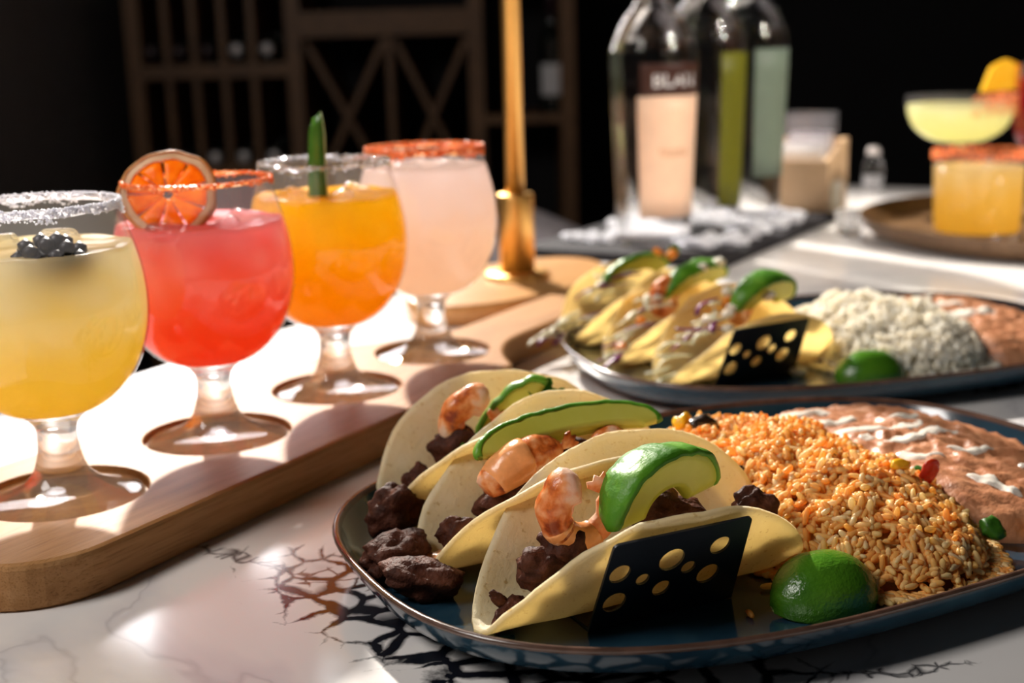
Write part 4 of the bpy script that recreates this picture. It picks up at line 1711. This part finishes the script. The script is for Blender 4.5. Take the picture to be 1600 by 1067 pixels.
# bits in the rice
for nm, mt, l1, l2, z, size, label in (
        ('pepper_piece', 'red_pepper', 0.064, -0.044, 0.0300, (0.0060, 0.0022, 0.0070), 'red pepper piece on the right slope of the orange rice'),
        ('pepper_piece', 'yellow_pepper', 0.047, -0.045, 0.0370, (0.0060, 0.0030, 0.0026), 'yellow pepper piece on top of the orange rice'),
        ('pepper_piece', 'yellow_pepper', 0.010, 0.062, 0.0340, (0.0050, 0.0035, 0.0050), 'yellow pepper piece at the back of the orange rice beside the dark bean'),
        ('black_bean', 'black_bean', 0.014, 0.050, 0.0360, (0.0085, 0.0050, 0.0042), 'dark bean on the back of the orange rice beside the yellow pepper'),
        ('black_bean', 'black_bean', -0.006, -0.006, 0.0310, (0.0045, 0.0040, 0.0038), 'small dark bean in the rice beside the taco by the flap'),
        ('green_herb_bit', 'herb', 0.066, -0.078, 0.0160, (0.0060, 0.0050, 0.0040), 'dark green herb bit low on the right slope of the orange rice'),
        ('green_herb_bit', 'herb', 0.074, -0.030, 0.0250, (0.0060, 0.0035, 0.0020), 'green herb bit between the orange rice and the beans'),
        ('pepper_piece', 'orange_veg', 0.044, 0.072, 0.0275, (0.0045, 0.0030, 0.0030), 'orange pepper piece at the back rim of the rice'),
        ('potato_cube', 'yellow_pepper', 0.090, -0.083, 0.0100, (0.0056, 0.0050, 0.0040), 'golden cube on the plate right of the orange rice'),
        ('potato_cube', 'cheese', 0.068, 0.082, 0.0200, (0.0050, 0.0045, 0.0045), 'pale crumb on the beans behind the rice')):
    seed = int(abs(l1 * 1000) + abs(l2 * 500)) + 1
    o = obj(nm, lump(size, seed, 0.35, 1.3, 3, 0.05), M[mt])
    o.location = on_plate(1, l1, l2, z)
    o.rotation_euler = (0.3, 0.2, 0.7)
    tag(o, label, 'vegetable bit')
o = obj('crumb', lump((0.0030, 0.0025, 0.0020), 51, 0.5, 1.5, 2), M['yellow_pepper'])
o.location = (0.0755, 0.4530, 0.0082)
tag(o, 'tiny golden crumb on the plate below the punched flap', 'crumb')
o = obj('crumb', lump((0.0060, 0.0045, 0.0035), 52, 0.5, 1.5, 2), M['cheese'])
o.location = (0.1790, 0.7750, 0.0092)
tag(o, 'white cheese crumb on the plate beside the lime wedge of the white rice', 'crumb')

# ---- refried beans


def bean_height(x, y, cx, cy, ax, ay, H, seed):
    d = (abs(x - cx) / ax) ** 2.4 + (abs(y - cy) / ay) ** 2.4
    if d >= 1:
        return 0.0
    h = H * (1 - d) ** 0.42
    return h * (1 + 0.13 * noise.noise(Vector((x * 30, y * 30, seed)))) + 0.0026 * noise.noise(Vector((x * 120, y * 120, seed))) + 0.0014 * noise.noise(Vector((x * 260, y * 260, seed)))


def make_beans(pl, cx, cy, ax, ay, H, seed, label, dribbles):
    c, ang = (P1, A1) if pl == 1 else (P2, A2)
    V, F = [], []
    na, nr = 110, 46
    for i in range(nr + 1):
        r = i / nr
        for k in range(na):
            a = 2 * pi * k / na
            q = 1.0 / ((abs(cos(a)) ** 2.4 + abs(sin(a)) ** 2.4) ** (1 / 2.4))
            x, y = cx + ax * q * r * cos(a), cy + ay * q * r * sin(a)
            V.append((x, y, FL + max(0.0, bean_height(x, y, cx, cy, ax, ay, H, seed))))
    for i in range(nr):
        for k in range(na):
            k2 = (k + 1) % na
            F.append((i * na + k, (i + 1) * na + k, (i + 1) * na + k2, i * na + k2))
    o = obj('refried_beans', (V, F), M['beans'])
    o.location = (c[0], c[1], 0)
    o.rotation_euler = (0, 0, ang)
    tag(o, label, 'beans')
    for pts, wd in dribbles:
        V, F = [], []
        sp = smooth_prof(pts, 6)
        n = len(sp)
        m_ = 9
        for i, (x, y) in enumerate(sp):
            t = i / (n - 1)
            a, b = sp[max(0, i - 1)], sp[min(n - 1, i + 1)]
            tx, ty = b[0] - a[0], b[1] - a[1]
            L = hypot(tx, ty) or 1
            nx, ny = -ty / L, tx / L
            ww = wd * (sin(pi * (0.06 + 0.88 * t)) ** 0.5) * (1 + 0.35 * sin(t * 11 + wd * 3000))
            for j in range(m_):
                q = j / (m_ - 1) * 2 - 1
                px, py = x + nx * ww * q, y + ny * ww * q
                V.append((px, py, FL + bean_height(px, py, cx, cy, ax, ay, H, seed) + 0.0014 * (1 - q * q) ** 0.5 * min(1, 6 * t, 6 * (1 - t)) - 0.0003))
        for i in range(n - 1):
            for j in range(m_ - 1):
                b = i * m_ + j
                F.append((b, b + m_, b + m_ + 1, b + 1))
        obj('crema_drizzle', (V, F), M['crema'], o)


make_beans(1, 0.108, 0.010, 0.056, 0.094, 0.0205, 5, 'reddish brown refried beans with white crema drizzled over, on the orange rice plate',
           [([(0.075, 0.080), (0.090, 0.070), (0.105, 0.066)], 0.0035), ([(0.072, 0.066), (0.082, 0.050), (0.096, 0.046), (0.108, 0.052)], 0.0038),
            ([(0.078, 0.038), (0.096, 0.024), (0.112, 0.020), (0.128, 0.026)], 0.0040), ([(0.088, 0.010), (0.104, 0.004), (0.120, 0.010), (0.132, 0.004)], 0.0042),
            ([(0.082, -0.004), (0.090, -0.016), (0.098, -0.020)], 0.0035), ([(0.104, -0.014), (0.116, -0.022), (0.126, -0.020)], 0.0034),
            ([(0.090, -0.040), (0.096, -0.052), (0.098, -0.064)], 0.0034), ([(0.118, 0.040), (0.130, 0.036), (0.142, 0.042)], 0.0032),
            ([(0.120, -0.042), (0.130, -0.046)], 0.0026), ([(0.084, 0.022), (0.090, 0.016)], 0.0028)])
make_beans(2, 0.112, 0.010, 0.052, 0.090, 0.0210, 8, 'reddish brown refried beans beside the white rice mound',
           [([(0.085, 0.030), (0.100, 0.020), (0.120, 0.024)], 0.0060), ([(0.090, 0.000), (0.105, -0.008), (0.125, -0.004)], 0.0060), ([(0.096, 0.050), (0.112, 0.046)], 0.0040)])

# ------------------------------------------------------------------ slate tray, crushed ice, bottles
o = bobj('slate_tray', rbox(0.365, 0.222, 0.010, 0.002, 2, (0, 0, 0.005)), M['slate'])
o.location = uv(1.315, 0.5480)
o.rotation_euler = (0, 0, ANG)
tag(o, 'flat black slate tray under the clear bottles', 'tray')

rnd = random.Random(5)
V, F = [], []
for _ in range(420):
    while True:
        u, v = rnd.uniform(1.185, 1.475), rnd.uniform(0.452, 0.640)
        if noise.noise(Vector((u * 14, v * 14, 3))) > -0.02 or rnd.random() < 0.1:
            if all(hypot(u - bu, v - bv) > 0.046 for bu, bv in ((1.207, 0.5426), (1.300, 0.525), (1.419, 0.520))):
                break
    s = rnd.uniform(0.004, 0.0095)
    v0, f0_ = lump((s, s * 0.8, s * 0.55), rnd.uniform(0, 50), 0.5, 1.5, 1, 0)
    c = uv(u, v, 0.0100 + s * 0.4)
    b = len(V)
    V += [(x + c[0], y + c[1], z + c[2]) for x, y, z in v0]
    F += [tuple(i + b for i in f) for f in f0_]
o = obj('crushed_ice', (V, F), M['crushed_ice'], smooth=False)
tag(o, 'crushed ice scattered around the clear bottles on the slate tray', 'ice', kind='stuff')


def text_mesh(body, size, depth=0.0002):
    cu_ = bpy.data.curves.new('t', 'FONT')
    cu_.body = body
    cu_.size = size
    cu_.align_x = 'CENTER'
    cu_.extrude = depth
    cu_.resolution_u = 2
    ob = bpy.data.objects.new('t', cu_)
    COL.objects.link(ob)
    dg = bpy.context.evaluated_depsgraph_get()
    me = bpy.data.meshes.new_from_object(ob.evaluated_get(dg))
    vf = ([tuple(v.co) for v in me.vertices], [tuple(p.vertices) for p in me.polygons])
    bpy.data.objects.remove(ob)
    bpy.data.meshes.remove(me)
    return vf


def label_patch(prof_r, z0, z1, a0, a1, n=24, m_=6, lift=0.0004, th=0.0003):
    V, F = [], []
    for side in (0, 1):
        for j in range(m_ + 1):
            z = z0 + (z1 - z0) * j / m_
            r = prof_r(z) + lift + (th if side == 0 else 0)
            for i in range(n + 1):
                a = a0 + (a1 - a0) * i / n
                V.append((r * cos(a), r * sin(a), z))
    L = (n + 1) * (m_ + 1)
    for s_ in (0, 1):
        for j in range(m_):
            for i in range(n):
                b = s_ * L + j * (n + 1) + i
                q = (b, b + 1, b + n + 2, b + n + 1)
                F.append(q if s_ == 0 else q[::-1])
    ring = list(range(n + 1)) + [j * (n + 1) + n for j in range(1, m_ + 1)] + [m_ * (n + 1) + i for i in range(n - 1, -1, -1)] + [j * (n + 1) for j in range(m_ - 1, 0, -1)]
    for q in range(len(ring)):
        a_, b_ = ring[q], ring[(q + 1) % len(ring)]
        F.append((a_, L + a_, L + b_, b_))
    return V, F


def make_bottle(u, v, H, rb, rs, label, labels, texts=()):
    """rb radius at the base, rs at the shoulder"""
    c = uv(u, v, 0.0102)
    g = empty('spirits_bottle', c)
    tag(g, label, 'bottle', 'clear bottles on the slate tray')
    sh = H
    prof = smooth_prof([(rb - 0.004, 0.0), (rb, 0.003), (rb, 0.012), (rb + (rs - rb) * 0.4, sh * 0.4), (rs, sh * 0.88), (rs - 0.002, sh * 0.97), (rs * 0.72, sh + 0.018), (0.020, sh + 0.034), (0.0155, sh + 0.050),
                        (0.0150, sh + 0.085), (0.0165, sh + 0.087), (0.0165, sh + 0.097)], 5)
    obj('glass_body', lathe(prof, 64, True, True), M['bottle_glass'], g)
    obj('stopper', lathe([(0.0175, sh + 0.0975), (0.0185, sh + 0.099), (0.0185, sh + 0.127), (0.0175, sh + 0.129)], 32, True, True), M['black_cap'], g)

    def rad(z):
        for (r1, z1), (r2, z2) in zip(prof, prof[1:]):
            if z1 <= z <= z2 and z2 > z1:
                return r1 + (r2 - r1) * (z - z1) / (z2 - z1)
        return rb
    for nm, z0, z1, a0, a1, col, lab in labels:
        mt, nt, out = new_mat('label_paper')
        principled(nt, None)
        v_ = coords(nt)
        f = noise_tex(nt, v_, 90, 3)
        r_ = ramp(nt, f, [(0.3, tuple(x * 0.93 for x in col)), (0.7, col)])
        p = principled(nt, None, rough=0.5, colsock=r_.outputs[0])
        t = nt.nodes.new('ShaderNodeBsdfTranslucent')
        nt.links.new(r_.outputs[0], t.inputs[0])
        nt.links.new(mix(nt, p.outputs[0], t.outputs[0], 0.4), out.inputs[0])
        q = obj(nm, label_patch(rad, z0, z1, radians(a0), radians(a1)), mt, g)
        q['label'] = lab
        for body, size, z, a_mid, mtk in texts:
            if not (z0 < z < z1):
                continue
            V, F = text_mesh(body, size)
            W = []
            for x, y, d in V:
                r = rad(z) + 0.0008 + (0.0003 if d > 0 else 0)
                a = radians(a_mid) + x / r
                W.append((r * cos(a), r * sin(a), z + y))
            obj('lettering', (W, F), M[mtk], q, smooth=False)
    return g


make_bottle(1.207, 0.5426, 0.205, 0.0375, 0.0440, 'clear spirits bottle with a peach label under a brown band',
            [('paper_label', 0.030, 0.150, -118, 85, (0.92, 0.72, 0.56), 'pale peach paper label'), ('brown_band', 0.1505, 0.182, -114, -8, (0.085, 0.032, 0.022), 'dark brown label band')],
            [('BLAN', 0.020, 0.159, -66, 'paper'), ('. . .', 0.012, 0.135, -66, 'base_wood'), ('TEQUILA', 0.0085, 0.092, -66, 'base_wood')])
make_bottle(1.300, 0.525, 0.215, 0.0375, 0.0435, 'clear spirits bottle with a yellow green label between the other two',
            [('paper_label', 0.030, 0.190, -76, 12, (0.20, 0.20, 0.014), 'yellow green paper label')])
make_bottle(1.419, 0.520, 0.215, 0.0375, 0.0440, 'clear spirits bottle with a sage green label nearest the wooden caddy',
            [('paper_label', 0.050, 0.192, -92, 32, (0.25, 0.31, 0.25), 'sage green paper label')])

# ------------------------------------------------------------------ wooden caddy with acrylic stand


def make_caddy():
    c = uv(1.535, 0.487)
    g = empty('wooden_caddy', (c[0], c[1], 0), ANG)
    tag(g, 'pale wooden caddy with a sloping side and clear acrylic divider beside the bottles', 'caddy')
    # two sloping side boards, front board, floor
    th = 0.007

    def side_board(y):
        pr = [(-0.040, 0.001), (0.040, 0.001), (0.040, 0.092), (0.028, 0.092), (-0.040, 0.070)]
        V = [(x, y - th / 2, z) for x, z in pr] + [(x, y + th / 2, z) for x, z in pr]
        n = len(pr)
        F = [tuple(range(n)), tuple(reversed(range(n, 2 * n)))] + [(i, n + i, n + (i + 1) % n, (i + 1) % n) for i in range(n)]
        return V, F
    for y in (-0.036, 0.036):
        obj('side_board', side_board(y), M['crate_wood'], g, smooth=False)
    obj('front_board', box(-0.0365, 0, 0.036, th, 0.0645, 0.068), M['crate_wood'], g, smooth=False)
    obj('back_board', box(0.0365, 0, 0.046, th, 0.0645, 0.090), M['crate_wood'], g, smooth=False)
    obj('floor_board', box(0, 0, 0.005, 0.066, 0.0645, 0.006), M['crate_wood'], g, smooth=False)
    for k in range(6):
        q = obj('paper_sachet', box(-0.024 + 0.009 * k, 0, 0.045 + 0.004 * k, 0.003, 0.052, 0.070), M['paper'], g, smooth=False)
    q = obj('acrylic_panel', merge(box(-0.006, 0, 0.072, 0.002, 0.062, 0.098), box(0.020, 0, 0.076, 0.002, 0.062, 0.098)), M['acrylic'], g, smooth=False)
    q['label'] = 'clear acrylic panels'
    q = obj('white_card', box(-0.006, -0.0400, 0.026, 0.044, 0.0008, 0.036), M['paper'], g, smooth=False)
    q['label'] = 'white card on the side board'


make_caddy()


def make_shaker(loc, label, h=0.07, r=0.016):
    g = empty('glass_shaker', loc)
    tag(g, label, 'shaker')
    obj('glass_body', lathe(smooth_prof([(r * 0.9, 0.0005), (r, 0.004), (r, h * 0.55), (r * 0.7, h * 0.75), (r * 0.6, h * 0.82)], 4), 32, True, True), M['stem_glass'], g)
    obj('metal_cap', lathe([(r * 0.66, h * 0.821), (r * 0.68, h * 0.9), (r * 0.5, h * 0.98), (r * 0.2, h)], 24, True, True), M['capsule_pale'], g)
    obj('salt', lathe([(r * 0.8, 0.002), (r * 0.88, 0.006), (r * 0.88, h * 0.35)], 24, True, True), M['salt'], g)


make_shaker((0.5130, 1.8000, 0), 'small glass shaker standing far back on the marble beyond the caddy', 0.062, 0.014)
g = empty('small_glass', (0.3750, 1.4000, 0))
tag(g, 'tiny empty shot glass between the caddy and the round tray', 'glass')
obj('glass_body', lathe([(0.013, 0.0005), (0.014, 0.003), (0.016, 0.026), (0.0145, 0.026), (0.0128, 0.006), (0.002, 0.005)], 32, True, True), M['stem_glass'], g)

# ------------------------------------------------------------------ round tray with drinks
TRC = (0.600, 1.352)


def make_round_tray():
    vf = lathe(smooth_prof([(0.185, 0.0005), (0.200, 0.001), (0.212, 0.008), (0.218, 0.019), (0.220, 0.022), (0.2165, 0.0225), (0.209, 0.013), (0.199, 0.0055), (0.185, 0.005)], 3), 80, True, True)
    o = obj('round_tray', vf, M['tray_wood'])
    o.location = (TRC[0], TRC[1], 0)
    tag(o, 'round bronze brown serving tray under the coupe and the tumbler', 'tray')


make_round_tray()
T0 = 0.0055
D_coupe = drink('pale_lime_drink', [(0.0, (0.80, 0.78, 0.34)), (0.6, (0.84, 0.83, 0.46)), (1.0, (0.86, 0.86, 0.64))], 0.09, 0.135, (0.85, 0.86, 0.65), ice=0.3)
D_tumbler = drink('pineapple_drink', [(0.0, (0.86, 0.56, 0.09)), (0.5, (0.88, 0.62, 0.16)), (0.8, (0.88, 0.70, 0.34)), (1.0, (0.88, 0.78, 0.55))], 0.005, 0.085, (0.86, 0.74, 0.50), ice=0.35)
D_berry = drink('dark_red_drink', [(0.0, (0.35, 0.01, 0.03)), (1.0, (0.50, 0.04, 0.08))], 0.05, 0.16, (0.6, 0.2, 0.25), ice=0.2)

# tumbler
g = empty('rocks_tumbler', (0.4834, 1.3138, T0))
tag(g, 'straight tumbler of yellow pineapple drink with an orange chili rim', 'glass', 'drinks on the round tray')
R = 0.0455
obj('glass_wall', lathe([(R * 0.9, 0.0004), (R * 0.94, 0.001), (R * 0.95, 0.010), (R, 0.0880), (R + 0.0005, 0.0895), (R - 0.0005, 0.0898)], 56), M['bowl_glass'], g)
obj('glass_base', lathe([(R * 0.89, 0.0004), (R * 0.93, 0.0012), (R * 0.94, 0.0080), (R * 0.9, 0.0085)], 56, True, True), M['stem_glass'], g)
obj('drink', lathe([(R * 0.91, 0.0092), (R * 0.935, 0.0105), (R * 0.985, 0.0745), (R * 0.9, 0.075), (0.002, 0.0748)], 56, True, True), D_tumbler, g)
s = obj('rim_crust', granules(1300, lambda q: (lambda a, h: ((R + 0.0008) * cos(a), (R + 0.0008) * sin(a), 0.0905 - 0.008 * h))(q.uniform(0, 2 * pi), q.random() ** 1.4), 0.0009, 77), M['chili'], g, smooth=False)
s['kind'] = 'stuff'

# coupe
g = empty('coupe_glass', (0.5080, 1.4480, T0))
tag(g, 'stemmed coupe of pale lime drink with a part chili rim behind the tumbler', 'glass', 'drinks on the round tray')
cb = smooth_prof([(0.008, 0.0868), (0.022, 0.0880), (0.036, 0.0930), (0.048, 0.1020), (0.0555, 0.1140), (0.0590, 0.1300), (0.0590, 0.1400)], 5)
obj('bowl', lathe(cb, 64), M['bowl_glass'], g)
obj('stem_and_foot', lathe(smooth_prof([(0.034, 0.0004), (0.0345, 0.0012), (0.020, 0.0035), (0.006, 0.010), (0.0042, 0.020), (0.0042, 0.070), (0.007, 0.0850), (0.0085, 0.0869)], 4), 40, True, True), M['stem_glass'], g)
inn = [(0.001, 0.0885)] + [(r - 0.001, z + 0.0008) for r, z in cb if 0.0885 < z < 0.129]
obj('drink', lathe(inn + [(0.0578, 0.1305), (0.050, 0.1303), (0.002, 0.1303)], 64, True, True), D_coupe, g)
s = obj('rim_crust', granules(700, lambda q: (lambda a, h: (0.0596 * cos(a), 0.0596 * sin(a), 0.1410 - 0.022 * h))(q.uniform(-1.7, 0.75), q.random() ** 1.3), 0.0010, 78), M['chili'], g, smooth=False)
s['kind'] = 'stuff'

# pineapple chunk on the coupe
g = empty('pineapple_wedge', (0.5440, 1.4330, T0 + 0.1425))
bm = bmesh.new()
pr = [(-0.020, 0.0), (0.016, 0.002), (0.018, 0.030), (0.006, 0.036), (-0.010, 0.028)]
f_ = [bm.verts.new((x, -0.006, z)) for x, z in pr]
b_ = [bm.verts.new((x, 0.006, z)) for x, z in pr]
bm.faces.new(f_)
bm.faces.new(b_[::-1])
for i in range(5):
    bm.faces.new((f_[i], b_[i], b_[(i + 1) % 5], f_[(i + 1) % 5]))
bmesh.ops.bevel(bm, geom=list(bm.edges), offset=0.0018, segments=2, affect='EDGES')
bobj('flesh', bm, M['yellow_pepper'], g)
obj('rind', box(0.0185, 0, 0.016, 0.003, 0.013, 0.028), M['orange_veg'], g, smooth=False)
tag(g, 'yellow pineapple wedge perched on the chili side of the coupe rim', 'pineapple')

# red drink at the frame edge
g = empty('wine_goblet', (0.6060, 1.4300, T0))
tag(g, 'tall goblet of dark red drink beyond the coupe', 'glass', 'drinks on the round tray')
gb = smooth_prof([(0.006, 0.068), (0.024, 0.0720), (0.038, 0.0860), (0.0430, 0.1080), (0.0410, 0.1400), (0.0350, 0.1740)], 5)
obj('bowl', lathe(gb, 56), M['bowl_glass'], g)
obj('stem_and_foot', lathe(smooth_prof([(0.034, 0.0004), (0.0345, 0.0012), (0.020, 0.0035), (0.006, 0.010), (0.0045, 0.020), (0.0045, 0.055), (0.0065, 0.0681)], 4), 40, True, True), M['stem_glass'], g)
obj('drink', lathe([(0.001, 0.0735)] + [(r - 0.001, z + 0.0008) for r, z in gb if 0.0735 < z < 0.160] + [(0.030, 0.1610), (0.002, 0.1610)], 56, True, True), D_berry, g)

# ------------------------------------------------------------------ room behind: wine rack, bottles, chair


def make_rack():
    g = empty('wine_rack', (0, 0, 0))
    tag(g, 'tall dark wooden wine rack with bottle columns and crossed bins on the back wall', 'wine rack')
    yf, yb = 3.50, 3.85

    def board(nm, x0, x1, z0, z1, y0=yf, y1=yb):
        return obj(nm, box((x0 + x1) / 2, (y0 + y1) / 2, (z0 + z1) / 2, x1 - x0, y1 - y0, z1 - z0), M['rack_wood'], g, smooth=False)
    for x in (-0.985, -0.560, -0.075, 0.170):
        board('post', x - 0.020, x + 0.020, FLOOR_Z, 1.35)
    for x in (-0.900, -0.827, -0.750, -0.672):
        for z0, z1 in ((-0.66, -0.115), (-0.080, 0.150), (0.185, 0.46)):
            board('divider', x - 0.009, x + 0.009, z0, z1, yf + 0.01, yb)
    for z in (-0.68, -0.098, 0.168, 0.475, 0.90, 1.33):
        board('shelf', -0.965, -0.580, z - 0.018, z + 0.018)
    for z in (-0.70, -0.22, 0.282, 0.80, 1.33):
        board('shelf', -0.540, -0.095, z - 0.033, z + 0.033)
    for z in (-0.70, -0.30, 0.02, 0.40, 0.80, 1.33):
        board('shelf', -0.055, 0.150, z - 0.012, z + 0.012)
    board('divider', -0.317, -0.299, -0.187, 0.249, yf + 0.02, yb)
    for xa, xb in ((-0.540, -0.317), (-0.299, -0.095)):
        for d in (1, -1):
            za, zb = (-0.187, 0.249) if d == 1 else (0.249, -0.187)
            L = hypot(xb - xa, zb - za) - 0.02
            o = obj('brace', box(0, 0, 0, L, 0.30, 0.016), M['rack_wood'], g, smooth=False)
            o.location = ((xa + xb) / 2, (yf + yb) / 2 + (0.012 if d == 1 else 0.025), (za + zb) / 2)
            o.rotation_euler = (0, -atan2(zb - za, xb - xa), 0)
    obj('back_panel', box(-0.41, yb + 0.008, 0.29, 1.19, 0.012, 2.08), M['dark_paint'], g, smooth=False)


make_rack()


def make_wine(name, label, group, pale):
    g = empty(name)
    tag(g, label, 'bottle', group)
    prof = smooth_prof([(0.030, 0.0), (0.035, 0.004), (0.035, 0.180), (0.033, 0.200), (0.018, 0.228), (0.0145, 0.245), (0.0142, 0.262)], 4)
    obj('glass_body', lathe(prof, 28, True, True), M['wine_glass_bottle'], g)
    obj('capsule', lathe([(0.0148, 0.255), (0.0150, 0.300), (0.0165, 0.302), (0.0165, 0.312), (0.0150, 0.314)], 24, True, True), M['capsule_pale' if pale else 'capsule_dark'], g)
    return g


XS = (-0.938, -0.864, -0.789, -0.711, -0.630)
first = {}
ROW = {0: 'upper row of the wine rack', 1: 'row below the rack shelf'}
pale_map = {(0, 3): 1, (0, 4): 1, (1, 2): 1, (1, 3): 1, (1, 4): 1}
for row, z in ((0, 0.222), (1, -0.061)):
    for i, x in enumerate(XS):
        pale = (row, i) in pale_map
        lab = '%s-capped wine bottle in the %s, %s from the left post' % ('pale' if pale else 'dark', ROW[row], ('first', 'second', 'third', 'fourth', 'fifth')[i])
        grp = '%s-capped bottles in the %s' % ('pale' if pale else 'dark', ROW[row])
        if pale not in first:
            first[pale] = make_wine('wine_bottle', lab, grp, pale)
            o = first[pale]
        else:
            o = copy_tree(first[pale])
        o['label'] = lab
        o['group'] = grp
        o.location = (x, 3.80, z)
        o.rotation_euler = (radians(90), 0, 0)
g = make_wine('wine_bottle', 'upright wine bottle with a white label at the end of the rack', 'upright bottles', False)
g.location = (0.130, 3.56, 0.0325)
q = obj('paper_label', label_patch(lambda z: 0.0352, 0.045, 0.130, radians(-150), radians(-30)), M['paper'], g)


def make_chair():
    g = empty('tub_chair', (0.015, 2.55, FLOOR_Z), radians(0))
    tag(g, 'pale grey upholstered tub chair with a rounded back behind the table', 'chair')
    # curved back shell
    V, F = [], []
    n, m_ = 60, 10
    for side in (0, 1):
        for i in range(n + 1):
            a = radians(-200 + 220 * i / n)
            top = 0.700 - min(0.30, 0.33 * (abs(2 * i / n - 1)) ** 1.2)
            r = 0.27 - 0.055 * side
            for j in range(m_ + 1):
                t = j / m_
                z = 0.24 + (top - 0.24) * t + (0.02 * (0 if j < m_ else -1) if side else 0)
                fl = 0.02 * t
                V.append(((r + fl) * cos(a), (r + fl) * -sin(a) * -1, z))
    L = (n + 1) * (m_ + 1)
    for s_ in (0, 1):
        for i in range(n):
            for j in range(m_):
                b = s_ * L + i * (m_ + 1) + j
                q = (b, b + m_ + 1, b + m_ + 2, b + 1)
                F.append(q if s_ == 0 else q[::-1])
    for i in range(n):
        for j in (0, m_):
            a_, b_ = i * (m_ + 1) + j, (i + 1) * (m_ + 1) + j
            F.append((a_, L + a_, L + b_, b_))
    for i in (0, n):
        for j in range(m_):
            a_, b_ = i * (m_ + 1) + j, i * (m_ + 1) + j + 1
            F.append((a_, b_, L + b_, L + a_))
    obj('backrest', (V, F), M['chair'], g)
    obj('seat', lathe(smooth_prof([(0.02, 0.24), (0.20, 0.24), (0.213, 0.26), (0.213, 0.38), (0.19, 0.42), (0.02, 0.425)], 4), 40, True, True), M['chair'], g)
    for sx, sy in ((-1, -1), (1, -1), (-1, 1), (1, 1)):
        o = obj('leg', lathe([(0.012, 0.0), (0.018, 0.24)], 12, True, True), M['chair_leg'], g)
        o.location = (0.14 * sx, 0.14 * sy, 0)


make_chair()
